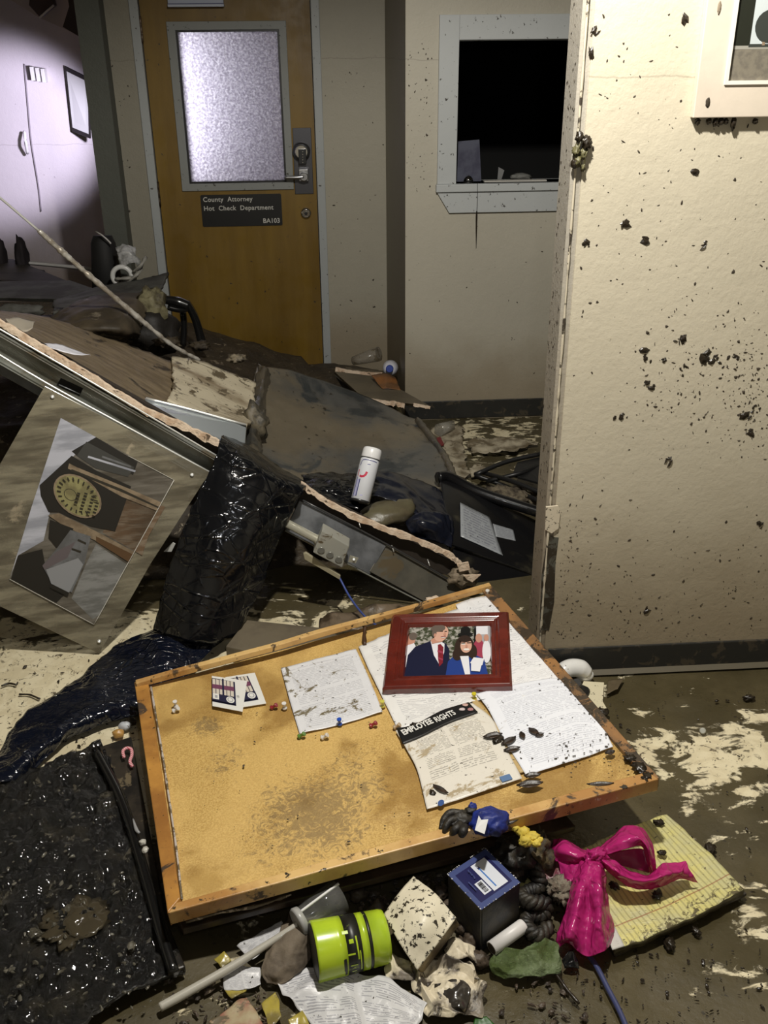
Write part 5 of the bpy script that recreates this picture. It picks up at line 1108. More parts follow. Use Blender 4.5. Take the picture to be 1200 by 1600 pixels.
prism('box_body', [Py(45, 8, 6.4), Py(62, 27, 6.4), Py(84, 8, 6.4), Py(76, -20, 6.4), Py(48, -20, 6.4)], (0, .08, 0), M('dark_maroon', (.03, .014, .016), .6), sp_, bev=.003)
tube('pale_edge', [Py(61, 28, 6.39), Py(84, 8, 6.39)], .006, M('edge_pale', (.7, .66, .66), .5), sp_, n=4, seg=4)
tag(prism('torn_ceiling_flap', [Py(103, -20, 6.3), Py(108, 10, 6.3), Py(98, 42, 6.3), Py(125, 58, 6.3), Py(125, -20, 6.3)], (0, .03, 0), M('flap_dark', (.025, .016, .018), .7)), 'dark torn flap hanging beside the grey column at the top left', 'ceiling panel')
tag(tube('wall_crack_strip', [Py(38, 100, 7.19), Py(44, 170, 7.19), Py(49, 222, 7.19), Py(60, 290, 7.19), Py(64, 330, 7.19)], .006, M('crack_dark', (.25, .22, .26), .7), None, n=20, seg=4), 'thin vertical seam strip running down the violet hall wall', 'strip')
tag(tube('peeling_strip', [Py(38, 205, 7.15), Py(40, 222, 7.1), Py(43, 240, 7.15)], .010, M('peel_pale', (.7, .68, .72), .6), None, n=10, seg=5), 'peeling pale strip on the seam of the violet hall wall', 'strip')
for k, (a, b, h_, w_) in enumerate(((36, 440, 70, 9), (52, 438, 18, 18), (2, 430, 60, 8))):
    tag(lump('hall_rubble', Py(a, b-h_*.4, 5.5), (w_*.004, .05, h_*.0021), M('hall_rubble_%d' % k, (.012, .008, .01), .8), None, k, .3, 2), ['thin dark upright shape at the foot of the violet hall wall', 'small dark lump at the foot of the violet hall wall', 'dark upright shape at the left border below the hall wall'][k], 'rubble')
# ================================================================== FOREGROUND
# sodden black mat, lower left
bm_ = M('wet_black_mat', (.003, .003, .003), .2, col2=(.022, .019, .012), cs=16, cr=(.52, .68), bump=.9, bs=34, bd=.03, mud=.67, ms=20, mudc=(.075, .066, .045), mudr=.3, coat=.5, specks=0)
mt_ = thing('sodden_black_mat', 'black glistening sodden mat strewn with grit, filling the lower left corner', 'mat', Pz(100, 1450, 0))
sheet('mat_face', [[Pz(-80, 1236, .02), Pz(20, 1212, .03), Pz(100, 1180, .035), Pz(158, 1160, .03)], [Pz(-80, 1330, .03), Pz(30, 1310, .05), Pz(130, 1290, .05), Pz(205, 1270, .03)], [Pz(-80, 1450, .03), Pz(50, 1440, .05), Pz(160, 1420, .05), Pz(238, 1400, .03)], [Pz(-80, 1640, .03), Pz(60, 1640, .04), Pz(180, 1560, .04), Pz(292, 1515, .02)]], bm_, mt_, 130, 130, .016, 22, .012, 2, .006, .006)
lump('silt_puddle', Pz(118, 1440, .052), (.06, .06, .012), M('puddle_silt', (.055, .045, .028), .12, bump=.2, coat=.6), mt_, 3, .6, 2.2, .3, 4)
sp = []; rnd = random.Random(21)
for k in range(260):
    a, b = rnd.uniform(0, 250), rnd.uniform(1180, 1590)
    if b < 1230-a*.45 or a > 110+(b-1160)*.42: continue
    sp.append((Pz(a, b, .062), Vector((0, 0, 1))))
crumbs('grit', sp, M('grey_grit', (.14, .13, .10), .3, col2=(.06, .055, .04), cs=40), 'grey grit and flakes scattered over the black mat', cat='grit', rmin=.0015, rmax=.007, flat=.5, seed=4)
# black tray edge between mat and cork board
tb = thing('black_tray', 'black plastic tray with raised rim beside the left rail of the cork board', 'tray', Pz(210, 1250, 0))
prism('tray_floor', [Pz(150, 1168, .03), Pz(205, 1150, .03), Pz(262, 1440, .03), Pz(290, 1510, .03), Pz(262, 1520, .03), Pz(225, 1400, .03)], (0, 0, -.02), M('tray_black', (.010, .009, .008), .35, col2=(.035, .028, .02), cs=12, mud=.64, ms=14), tb, bev=.004)
tube('tray_rim', [Pz(150, 1172, .045), Pz(190, 1250, .05), Pz(222, 1350, .05), Pz(250, 1450, .05), Pz(272, 1520, .04)], .012, M('rim_black', (.006, .006, .006), .25, coat=.5), tb, n=30, seg=8)
whs = M('wet_white', (.55, .53, .47), .3)
tag(tube('white_sliver', [Pz(208, 1280, .068), Pz(213, 1296, .068), Pz(218, 1302, .066)], .004, M('sliver_grey', (.3, .3, .3), .25), None, n=8, seg=6, rs=[.002, .005, .003]), 'thin pale sliver on the tray rim left of the cork board', 'scrap')
tag(lump('bone_white_nub', Pz(223, 1316, .068), (.008, .007, .007), whs, None, 1, .3, 2), 'upper of two whitish nubs on the black tray rim', 'nub', 'whitish nubs'); tag(lump('bone_white_nub', Pz(227, 1328, .066), (.007, .009, .006), whs, None, 2, .3, 2), 'lower of two whitish nubs on the black tray rim', 'nub', 'whitish nubs')
pink, t, p = new_mat('candy_stripe'); N = NT(t); X, Y, Z = N.sep(N.co())
N.l(N.mix(N.math('GREATER_THAN', N.math('SINE', N.math('MULTIPLY', N.math('ADD', X, N.math('MULTIPLY', Y, 1.2)), 900)), .2), (.75, .50, .50), (.62, .10, .14)), p.inputs['Base Color']); p.inputs['Roughness'].default_value = .3
tag(tube('striped_candy_cane', [Pz(194, 1184, .045), Pz(192, 1174, .048), Pz(198, 1169, .05), Pz(205, 1171, .05), Pz(206, 1180, .048), Pz(203, 1190, .045), Pz(207, 1198, .042)], .0045, pink, None, n=40, seg=8), 'small pink striped candy cane hook in the black tray', 'candy')
ow = thing('plastic_stub', 'little orange and white plastic stub on the cream floor by the left rail', 'stub', Pz(190, 1145, 0))
lump('orange_end', Pz(185, 1146, .012), (.016, .013, .012), M('orange_plastic', (.50, .28, .08), .4, mud=.6, ms=40), ow, 1, .2, 2); lump('white_end', Pz(195, 1134, .014), (.017, .014, .012), M('stub_white', (.5, .52, .55), .4, mud=.58, ms=40), ow, 2, .2, 2); lump('black_end', Pz(204, 1128, .014), (.016, .012, .012), mudm, ow, 3, .4, 2)
tag(tube('brown_twig', [Pz(70, 1194, .008), Pz(95, 1190, .010), Pz(125, 1188, .010)], .0045, M('twig_brown', (.05, .03, .02), .5), None, n=16, seg=6, bumpy=.5), 'dark brown twig on the cream floor by the black mat', 'twig')
for k, (a, b, lb) in enumerate((((2, 1072), (26, 1070), 'small dark twig on the cream floor at the left border'), ((30, 1085), (62, 1092), 'thin dark twig on the cream floor under the black film'))):
    tag(tube('dark_twig', [Pz(*a_, .006) for a_ in (a, ((a[0]+b[0])/2, (a[1]+b[1])/2-3), b)], .003, mudm, None, n=10, seg=6, bumpy=.5), lb, 'twig')
# silted carton in the shadow behind the board
crt = M('silted_carton', (.14, .115, .075), .6, col2=(.10, .08, .055), cs=7, bump=.2)
tag(prism('silted_carton', [Pz(352, 1010, .05), Pz(385, 968, .07), Pz(500, 980, .06), Pz(560, 1005, .05), Pz(500, 1040, .05)], (0, 0, -.045), crt, bev=.004), 'silted flat carton between the black film and the far rail', 'carton')
tag(sheet('wet_cloth_roll', [[Pz(500, 965, .04), Pz(560, 950, .07), Pz(640, 945, .06)], [Pz(498, 990, .03), Pz(560, 985, .05), Pz(640, 975, .04)]], M('wet_cloth', (.16, .12, .08), .35, col2=(.05, .035, .02), cs=16, bump=.5), None, 30, 16, .014, 10, .004, 3, 0, .01), 'shiny wet brown cloth in the hollow behind the sprung rail', 'cloth')
tag(tube('brown_peg', [B(570, 1008, .004), B(569, 992, .008), B(571, 980, .014)], .006, M('peg_brown', (.06, .03, .015), .4), None, n=10, seg=8, bumpy=.5), 'brown splintered peg at the gap of the far rail', 'peg')
# gamepad and card by the right rail
gp = thing('game_controller', 'white handheld controller with black sticks against the dark baseboard', 'game controller', Pz(905, 1065, 0))
gw = M('controller_white', (.75, .75, .73), .3, coat=.3, specks=.3, spk=30)
def Gp(a, b, z): return Pz(a, b, z)
tube('controller_shell', [Gp(872, 1062, .03), Gp(885, 1046, .045), Gp(905, 1044, .045), Gp(920, 1052, .03)], .02, gw, gp, n=24, seg=16, rs=[.016, .026, .027, .026, .017])
lump('palm_grip', Gp(914, 1055, .02), (.026, .02, .02), gw, gp, 3, .08, 1.5)
for a, b in ((884, 1056), (900, 1064)):
    q = Gp(a, b, .055); lathe('stick', q+Vector((0, 0, -.02)), q+Vector((0, -.012, .004)), [(0, .012), (.6, .008), (.8, .014), (1, .012)], blackp, gp, seg=18)
lump('black_underside', Gp(898, 1082, .015), (.045, .035, .018), blackp, gp, 4, .2, 2)
cream_c = M('cream_card', (.68, .62, .44), .45, specks=.31, spk=60, bump=.2)
tag(prism('cream_tile_piece', [Pz(912, 1064, .014), Pz(944, 1066, .014), Pz(942, 1096, .014), Pz(949, 1108, .014), Pz(932, 1116, .014), Pz(900, 1090, .014)], (0, 0, -.008), cream_c, bev=.001), 'torn cream card on the mud beside the white controller', 'card')
tag(lump('mud_clod', Pz(940, 1113, .015), (.02, .014, .010), mudm, None, 5, .6, 3), 'black clod at the corner of the torn cream card', 'mud')
tag(sheet('brown_leaf', [[Pz(950, 1062, .006), Pz(975, 1060, .01)], [Pz(948, 1085, .01), Pz(965, 1076, .014)]], M('leaf_silt', (.11, .085, .05), .4), None, 12, 10, .003, 30, .001, 2), 'flat silted leaf on the mud right of the cream card', 'leaf')
tag(lathe('pale_pebble', Pz(1098, 1142, .002), Pz(1098, 1142, .007), [(0, .008), (.6, .009), (1, .006)], M('pebble', (.42, .42, .36), .3), None, seg=16), 'pale round disc on the mud right of the cork board', 'disc')
for k, (a, b, r, lb) in enumerate(((1170, 1090, .016, 'dark clod on the mud near the right border'), (1120, 1095, .006, 'tiny dark clod beside the right baseboard'), (1108, 1328, .020, 'dark clod right of the yellow note pad'), (1046, 1474, .016, 'dark clod below the yellow note pad'), (1088, 1455, .012, 'oblong clod below the right corner of the note pad'))):
    tag(lump('floor_clod', Pz(a, b, .006), (r, r*.6, r*.5), mudm, None, k+2, .6, 3, .5*k), lb, 'mud')
# ================================================================== FOREGROUND RIGHT: ribbon, note pad, box, cup ...
def quad_slab(name, q, thick, top, side, parent=None, n=30, amp=0, sc=12, seed=0, dn=None, bev=0):
    """thin block under a four-cornered top face (corners in order), UV-mapped top"""
    a, b, c, d = q; return sheet(name, [[a, b], [d, c]], top, parent, n, n, amp, sc, thick, seed, 0, 0, -.01, side)
# yellow legal pad
lp, t, p = new_mat('legal_pad_yellow'); N = NT(t); uv = N.co('UV'); U_n, V_n, _ = N.sep(uv)
w_ = N.math('MULTIPLY', N.math('SUBTRACT', N.noise(3, uv), .5), .02)
ln = N.math('LESS_THAN', N.math('FRACT', N.math('MULTIPLY', N.math('ADD', U_n, w_), 27)), .30)
yc = N.mix(N.ramp(N.noise(3.5, uv), .35, .65), (.68, .62, .22), (.55, .53, .30))
c = N.mix(N.math('MULTIPLY', ln, .55), yc, (.30, .27, .12))
mg = N.math('LESS_THAN', N.math('ABSOLUTE', N.math('SUBTRACT', V_n, .20)), .006); c = N.mix(N.math('MULTIPLY', mg, .7), c, (.30, .10, .05))
ms_ = N.math('ADD', N.noise(13, uv, detail=9, dist=1.2, rough=.7), N.math('MULTIPLY', N.ramp(V_n, .25, 0), .12))
c = N.mix(N.ramp(ms_, .62, .68), c, (.12, .10, .05)); c = N.mix(N.ramp(N.noise(30, uv, detail=5), .66, .69), c, (.03, .025, .015))
N.l(c, p.inputs['Base Color']); p.inputs['Roughness'].default_value = .35; N.l(N.bump(N.noise(18, uv, dist=.5), .5, .006), p.inputs['Normal'])
wetpg = M('wet_page_edges', (.10, .085, .04), .4, col2=(.03, .025, .015), cs=50, stretch=(1, 1, 8), bump=.4)
pad = thing('legal_pad', 'soaked yellow ruled note pad lying under the pink plastic bow', 'note pad', Pz(1020, 1480, 0))
sheet('pad_face', [[Pz(962, 1484, .030), Pz(1065, 1442, .032), Pz(1163, 1390, .030)], [Pz(910, 1410, .034), Pz(1010, 1375, .034), Pz(1105, 1330, .032)], [Pz(866, 1345, .034), Pz(960, 1302, .036), Pz(1042, 1272, .034)]][::-1], lp, pad, 60, 60, .004, 9, .018, 3, .004, 0, 0, wetpg)
prism('pad_backing', [Pz(962, 1492, .012), Pz(1167, 1396, .012), Pz(1040, 1280, .012), Pz(860, 1352, .012)], (0, 0, -.008), M('backing_board', (.03, .025, .02), .5), pad, bev=.001)
sheet('white_binding', [[Pz(944, 1452, .036), Pz(960, 1446, .037)], [Pz(957, 1484, .034), Pz(976, 1478, .034)]], M('binding_white', (.55, .54, .50), .45, specks=.3), pad, 8, 12, .001, 20, .002, 2)
for k, (a, b, r, lb) in enumerate(((1034, 1332, .010, 'small black clod on the yellow pad beside the bow'), (1027, 1398, .014, 'dark clod in the middle of the yellow pad'), (960, 1384, .012, 'dark smear of mud on the yellow pad by the bow tail'), (1030, 1285, .012, 'dark clod at the far corner of the yellow pad'))):
    tag(lump('mud_clod', Pz(a, b, .044), (r, r*.7, r*.4), mudm, None, k+5, .6, 3, k), lb, 'mud')
# pink plastic bow
pk, t, p = new_mat('pink_plastic'); N = NT(t)
N.l(N.mix(N.ramp(N.noise(7), .35, .65), (.62, .035, .25), (.48, .02, .17)), p.inputs['Base Color']); p.inputs['Roughness'].default_value = .2; p.inputs['Coat Weight'].default_value = .4
r1 = N.ramp(N.math('ABSOLUTE', N.math('SUBTRACT', N.noise(11, detail=2, dist=.5), .5)), .05, 0)
N.l(N.bump(r1, .5, .006, N.bump(N.noise(9, detail=3), .35, .01)), p.inputs['Normal'])
tr = N.n('ShaderNodeBsdfTranslucent'); tr.inputs[0].default_value = (.8, .05, .3, 1); mx = N.n('ShaderNodeMixShader'); mx.inputs[0].default_value = .3
N.l(p.outputs[0], mx.inputs[1]); N.l(tr.outputs[0], mx.inputs[2]); N.l(mx.outputs[0], t.nodes['Material Output'].inputs[0])
bow = thing('pink_plastic_bow', 'bright pink plastic ribbon tied in a bow on the yellow note pad', 'ribbon', Pz(928, 1400, 0))
Z_ = lambda a, b, z: Pz(a, b, z)
# the strip that comes in from the left and gathers at the knot
sheet('left_band', [[Z_(848, 1312, .07), Z_(880, 1312, .10), Z_(905, 1325, .10), Z_(922, 1332, .095)], [Z_(845, 1330, .05), Z_(880, 1330, .11), Z_(905, 1336, .115), Z_(922, 1338, .11)], [Z_(850, 1348, .05), Z_(885, 1345, .09), Z_(905, 1346, .10), Z_(922, 1344, .10)]], pk, bow, 40, 24, .007, 16, .0012, 2, 0, .003)
sheet('left_band_lower', [[Z_(872, 1345, .08), Z_(900, 1342, .10), Z_(926, 1342, .10)], [Z_(876, 1368, .06), Z_(895, 1358, .09), Z_(922, 1350, .10)], [Z_(880, 1392, .05), Z_(892, 1378, .07), Z_(915, 1356, .095)]], pk, bow, 30, 24, .006, 16, .0012, 3)
# upper loop (front and the inner side, its shade painted as darker pink)
sheet('loop', [[Z_(936, 1328, .11), Z_(950, 1312, .12), Z_(972, 1292, .135), Z_(1000, 1292, .14), Z_(1016, 1312, .13), Z_(1024, 1340, .11), Z_(1026, 1366, .07)], [Z_(938, 1332, .115), Z_(955, 1320, .14), Z_(975, 1310, .155), Z_(998, 1308, .16), Z_(1012, 1325, .145), Z_(1016, 1345, .11), Z_(1022, 1368, .06)], [Z_(940, 1338, .11), Z_(960, 1332, .13), Z_(980, 1326, .14), Z_(1000, 1322, .13), Z_(1006, 1334, .10), Z_(1008, 1350, .07), Z_(1016, 1366, .05)]], pk, bow, 60, 24, .006, 14, .0012, 4)
sheet('loop_inside', [[Z_(942, 1338, .10), Z_(965, 1330, .10), Z_(1002, 1326, .10), Z_(1012, 1340, .09)], [Z_(945, 1345, .09), Z_(970, 1352, .08), Z_(1000, 1360, .07), Z_(1014, 1364, .06)]], M('pink_plastic_shaded', (.26, .012, .08), .3, bump=.3, bs=20), bow, 30, 14, .005, 14, .0012, 5)
# right tail sweeping out and ending in a point
sheet('right_tail', [[Z_(940, 1336, .11), Z_(965, 1346, .105), Z_(990, 1362, .09), Z_(1015, 1366, .075), Z_(1035, 1352, .085), Z_(1058, 1350, .08), Z_(1072, 1346, .085)], [Z_(940, 1344, .12), Z_(965, 1362, .12), Z_(992, 1375, .105), Z_(1020, 1374, .10), Z_(1042, 1366, .10), Z_(1062, 1362, .09), Z_(1078, 1360, .08)], [Z_(942, 1354, .095), Z_(962, 1374, .085), Z_(985, 1385, .07), Z_(1015, 1388, .06), Z_(1045, 1380, .055), Z_(1066, 1372, .06), Z_(1090, 1378, .045)]], pk, bow, 80, 26, .007, 13, .0012, 6, 0, .002)
# long tail falling towards the viewer
sheet('front_tail', [[Z_(908, 1346, .10), Z_(918, 1346, .115), Z_(928, 1346, .12), Z_(938, 1348, .11), Z_(944, 1350, .095)], [Z_(893, 1385, .075), Z_(908, 1380, .11), Z_(922, 1385, .105), Z_(936, 1382, .12), Z_(948, 1384, .08)], [Z_(880, 1428, .055), Z_(900, 1424, .095), Z_(920, 1428, .075), Z_(938, 1424, .10), Z_(952, 1424, .055)], [Z_(868, 1462, .03), Z_(890, 1464, .07), Z_(915, 1466, .05), Z_(940, 1462, .07), Z_(957, 1456, .035)], [Z_(870, 1484, .015), Z_(888, 1472, .04), Z_(915, 1494, .03), Z_(942, 1486, .05), Z_(956, 1468, .025)]], pk, bow, 60, 90, .007, 14, .0012, 7, 0, .003)
lump('knot', Z_(932, 1338, .115), (.024, .017, .018), pk, bow, 3, .4, 3, .2, 4)
tag(lump('bloodred_pulp', Pz(872, 1368, .03), (.05, .055, .03), M('dark_pink_pulp', (.14, .02, .04), .35, col2=(.16, .12, .08), cs=14, bump=.5), None, 3, .4, 2), 'dark pink sodden plastic bundle under the left band of the bow', 'bundle')
tag(lump('grey_fuzz', Pz(878, 1390, .055), (.028, .03, .02), M('grey_fuzz', (.24, .21, .16), .9, col2=(.10, .07, .05), cs=40, bump=1, bs=120), None, 6, .6, 4, 0, 4), 'tuft of grey brown fuzz at the left edge of the bow tail', 'fluff')
# blue carton
bq = [Pz(752, 1422, .125), Pz(813, 1379, .125), Pz(757, 1325, .125), Pz(699, 1366, .125)]
bx = thing('blue_carton', 'navy blue square carton with white label and barcode, its sides black with mud', 'carton', Pz(757, 1450, 0))
bside = M('muddy_carton_side', (.018, .020, .026), .4, col2=(.05, .045, .032), cs=16, bump=.5, bs=40)
prism('carton_body', bq, (.003, -.006, -.115), bside, bx, bev=.003)
n3 = Vector((0, 0, 1)); O = bq[0]; U = bq[1]-bq[0]; V_ = bq[3]-bq[0]
navy2 = M('carton_navy', (.010, .011, .075), .35, specks=.27); navy3 = M('carton_blue_rim', (.045, .065, .19), .4, specks=.3, spk=70); lblw = M('carton_label', (.66, .69, .76), .35); sky_ = M('label_blue_bar', (.05, .18, .5), .4); pale = M('carton_worn_edge', (.5, .5, .5), .6)
it = [(rect(.0, .0, 1, 1), navy3), (rect(.10, .12, .90, .88), navy2), (rect(.47, .16, .83, .86), lblw), (rect(.56, .22, .59, .72), sky_), ([(.545, .70), (.60, .72), (.59, .78), (.57, .74), (.545, .77)], navy2), (rect(.14, .24, .32, .56), lblw)]
it[5] = (rect(.26, .20, .44, .50), lblw)
for k in range(9): it.append((rect(.30, .235+k*.027, .40, .235+k*.027+(.012 if k % 3 else .018)), blackp))
for k in range(8): it.append((rect(.33+.008*(k % 3), .58+k*.028, .36+.01*(k % 2), .60+k*.028), M('carton_faint_print_%d' % k, (.07, .09, .22), .5) if k == 0 else it[-1][1] if k > 1 else navy3))
it.append((rect(.17, .35, .19, .58), navy3))
art('carton_top', O, U, V_, n3, it, bx)
rnd = random.Random(5); Vw = []; fc_ = []
for k in range(60):
    e = rnd.randint(0, 3); s_k = rnd.random(); q = bq[e].lerp(bq[(e+1) % 4], s_k)+Vector((0, 0, .001)); r = rnd.uniform(.0008, .002); i0 = len(Vw)
    Vw += [q+Vector((r*math.cos(a), r*math.sin(a), .0004)) for a in (0, 1.5, 3, 4.5)]; fc_.append((i0, i0+1, i0+2, i0+3))
o = mesh('worn_edge', Vw, fc_, pale, bx); o['kind'] = 'stuff'
# cream block of soggy pages
sp_m = M('soggy_cream_cover', (.74, .68, .52), .4, specks=.38, spk=75, mud=.68, ms=10, mudc=(.3, .24, .14), bump=.25)
pg = M('muddy_page_edges', (.32, .25, .13), .5, col2=(.08, .06, .04), cs=12, bump=.4)
bk = thing('cream_book', 'swollen cream book smeared with mud, standing tilted beside the lime cup', 'book', Pz(650, 1500, 0))
q_ = [Pz(604, 1432, .085), Pz(646, 1370, .125), Pz(714, 1436, .10), Pz(652, 1512, .040)]
sheet('cover', [[Pz(646, 1369, .100), Pz(680, 1396, .115), Pz(713, 1434, .098)], [Pz(620, 1398, .095), Pz(660, 1436, .115), Pz(686, 1472, .085)], [Pz(600, 1428, .075), Pz(622, 1470, .085), Pz(652, 1516, .052)]], sp_m, bk, 40, 40, .002, 16, .003, 2)
prism('page_block', [Pz(646, 1371, .096), Pz(712, 1435, .094), Pz(652, 1514, .048), Pz(602, 1430, .071)], (.012, .012, -.034), pg, bk, bev=.004)
# lime cup lying on its side
lime, t, p = new_mat('lime_plastic'); N = NT(t)
c = N.mix(N.ramp(N.noise(6), .35, .7), (.50, .66, .03), (.34, .50, .03)); c = N.mix(N.ramp(N.noise(16, detail=8), .65, .70), c, (.12, .12, .03))
N.l(c, p.inputs['Base Color']); p.inputs['Roughness'].default_value = .25; p.inputs['Coat Weight'].default_value = .3
limeb = M('lime_print_black', (.012, .012, .010), .4, mud=.68, ms=30, mudc=(.34, .46, .05))
R1, R2 = .058, .053
ca0 = Pz(490, 1487, .060); ca1 = Pz(603, 1462, .056)
cup = thing('lime_cup', 'lime green plastic cup with black printed band lying on its side', 'cup', Pz(545, 1510, 0))
prof = [(0, R1*.94), (0, R1), (.03, R1*1.01), (.3, R1*.985), (.395, R1*.975), (.395, R1*.978), (.60, R1*.955), (.60, R1*.95), (.70, R1*.94), (.70, R1*.944), (.745, R1*.938), (.745, R1*.934), (.94, R2), (.99, R2*.96), (1, R2*.85)]
mi_ = [0, 0, 0, 0, 0, 1, 0, 0, 0, 1, 0, 0, 0, 0]
lathe('cup_body', ca0, ca1, prof, [lime, limeb], cup, 56, mi_)
lathe('cup_inside', ca0-(ca1-ca0)*.006, ca0+(ca1-ca0)*.10, [(0, R1*.92), (1, R1*.9)], M('cup_dark_inside', (.03, .03, .02), .5), cup)
ax_ = (ca1-ca0).normalized(); e1_ = ax_.cross(Vector((0, 0, 1))).normalized(); e2_ = e1_.cross(ax_)
if e1_.dot(CAM-ca0) < 0: e1_ = -e1_
def on_cup(t_, an, off=.0012): r = R1*(1-.09*t_)+off; return ca0+(ca1-ca0)*t_+(e1_*math.cos(an)+Vector((0, 0, 1))*math.sin(an))*r
def cup_patch(name, t0, t1, a0, a1, mt, n=8, off=.0014):
    V = []; f = []
    for k in range(n+1):
        an = a0+(a1-a0)*k/n; V += [on_cup(t0, an, off), on_cup(t1, an, off)]
    for k in range(n): f.append((2*k, 2*k+1, 2*k+3, 2*k+2))
    return mesh(name, V, f, mt, cup)
for t0, t1, a0, a1 in ((.37, .45, 1.22, 1.34), (.44, .50, .88, 1.02), (.40, .50, .50, .56), (.42, .52, .08, .13), (.44, .50, -.22, -.18), (.53, .55, .3, 1.1), (.56, .575, -.2, .6)): cup_patch('lime_gap', t0, t1, a0, a1, lime)
for t0, t1, a0, a1 in ((.345, .375, -.35, .42), (.335, .35, -.1, .4)): cup_patch('black_print', t0, t1, a0, a1, limeb, off=.0010)
# clear cup with long straw-like tube
clr = M('clear_plastic', (.30, .30, .29), .08, alpha=(.12, .38), coat=1, mud=.66, ms=16, mudc=(.25, .22, .17))
fn = thing('clear_funnel', 'clear plastic tumbler and long grey tube lying behind the lime cup', 'funnel', Pz(480, 1470, 0))
f0 = Pz(468, 1440, .065); f1 = Pz(530, 1400, .075)
lathe('tumbler', f0, f1, [(0, .024), (.05, .026), (.6, .033), (1, .037)], clr, fn, 36)
lathe('flange', f0-(f1-f0)*.07, f0+(f1-f0)*.08, [(0, .028), (.3, .031), (1, .029)], M('frosted_flange', (.45, .45, .43), .3, alpha=.85), fn, 30)
tube('long_tube', [Pz(466, 1444, .062), Pz(420, 1474, .045), Pz(360, 1512, .03), Pz(290, 1552, .02), Pz(250, 1574, .016)], .008, M('grey_tube', (.46, .44, .38), .3, mud=.64, ms=12, coat=.3), fn, n=50, seg=12, rs=[.0065, .0075, .009, .0095, .009])
tube('painted_highlight', [f0+Vector((0, 0, .025)), f0.lerp(f1, .5)+Vector((0, 0, .031)), f1+Vector((0, 0, .036))], .003, M('highlight_white', (.8, .8, .8), .2), fn, n=10, seg=6)  # white strip laid along the tumbler as a painted highlight
# cloth, newspapers, scraps
tag(sheet('muddy_rag', [[Pz(452, 1425, .03), Pz(490, 1420, .035), Pz(520, 1430, .03)], [Pz(432, 1470, .03), Pz(465, 1465, .05), Pz(486, 1470, .03)], [Pz(410, 1510, .02), Pz(440, 1515, .03), Pz(486, 1490, .02)], [Pz(418, 1538, .012), Pz(445, 1535, .012), Pz(480, 1505, .012)]], M('muddy_rag', (.17, .135, .095), .75, col2=(.09, .07, .05), cs=12, bump=.6, bs=60, mud=.68, ms=10, mudc=(.07, .025, .012)), None, 40, 50, .010, 14, .004, 4, .004, .01), 'brown muddy rag between the tube and the mouth of the lime cup', 'cloth')
news = paper_mat('newsprint', lines=34, mud=.70, ms=6, base=(.62, .62, .63), words=16, strength=.55, wave=.02, margin=.03, cols=2)
tag(sheet('newspaper_sheet', [[Pz(425, 1530, .012), Pz(485, 1510, .012), Pz(560, 1520, .02), Pz(610, 1530, .02), Pz(668, 1570, .012)], [Pz(450, 1560, .012), Pz(500, 1555, .018), Pz(560, 1562, .014), Pz(610, 1570, .022), Pz(660, 1588, .012)], [Pz(490, 1602, .010), Pz(530, 1600, .016), Pz(570, 1602, .012), Pz(620, 1605, .018), Pz(650, 1606, .010)], [Pz(510, 1640, .008), Pz(540, 1640, .010), Pz(580, 1640, .008), Pz(620, 1640, .010), Pz(650, 1640, .008)]], news, None, 70, 60, .008, 9, .001, 5, .006, .010), 'crumpled newspaper page spread beneath the lime cup', 'newspaper')
tag(sheet('newspaper_scrap', [[Pz(370, 1480, .012), Pz(410, 1455, .02), Pz(440, 1440, .03)], [Pz(395, 1500, .012), Pz(420, 1480, .02), Pz(450, 1462, .03)]], news, None, 24, 16, .005, 16, .001, 3, .004, .004), 'newspaper scrap above the grey tube left of the rag', 'newspaper')
tag(sheet('newspaper_scrap', [[Pz(345, 1515, .01), Pz(375, 1510, .014), Pz(405, 1512, .014)], [Pz(352, 1545, .01), Pz(385, 1548, .014), Pz(410, 1538, .012)]], news, None, 24, 16, .005, 16, .001, 4, .006, .004), 'pale newspaper scrap just below the grey tube', 'newspaper')
yel = M('sodden_yellow', (.42, .34, .06), .35, col2=(.20, .16, .05), cs=14, mud=.62, ms=18, coat=.3)
for k, (px, lb) in enumerate((([(335, 1500), (352, 1488), (362, 1500), (348, 1514)], 'yellow scrap above the grey tube'), ([(350, 1548), (378, 1538), (388, 1550), (362, 1562)], 'yellow scrap below the grey tube'), ([(408, 1568), (430, 1548), (440, 1590), (420, 1608)], 'long yellow scrap left of the newspaper page'), ([(450, 1595), (470, 1582), (482, 1602), (462, 1620)], 'yellow scrap at the lower tip of the newspaper page'), ([(725, 1540), (742, 1530), (752, 1545), (735, 1556)], 'yellow fleck below the white roll'))):
    a, b, c2_, d = px; tag(sheet('yellow_scrap', [[Pz(*a, .008), Pz(*b, .010)], [Pz(*d, .008), Pz(*c2_, .010)]], yel, None, 14, 14, .004, 22, .0015, k, .006, .004), lb, 'scrap', 'yellow scraps round the newspaper')
tag(sheet('stained_card', [[Pz(325, 1598, .010), Pz(368, 1566, .012), Pz(388, 1560, .012)], [Pz(350, 1640, .010), Pz(392, 1620, .012), Pz(412, 1606, .012)]], M('stained_card', (.40, .33, .20), .5, col2=(.30, .12, .08), cs=16, mud=.58, ms=20), None, 24, 20, .004, 16, .002, 6, .004), 'stained reddish card piece at the bottom edge left of the newspaper', 'card')
tpp = M('sodden_tissue', (.70, .62, .46), .45, col2=(.22, .19, .15), cs=12, cr=(.46, .58), mud=.58, ms=16, mudc=(.05, .04, .03), bump=.5)
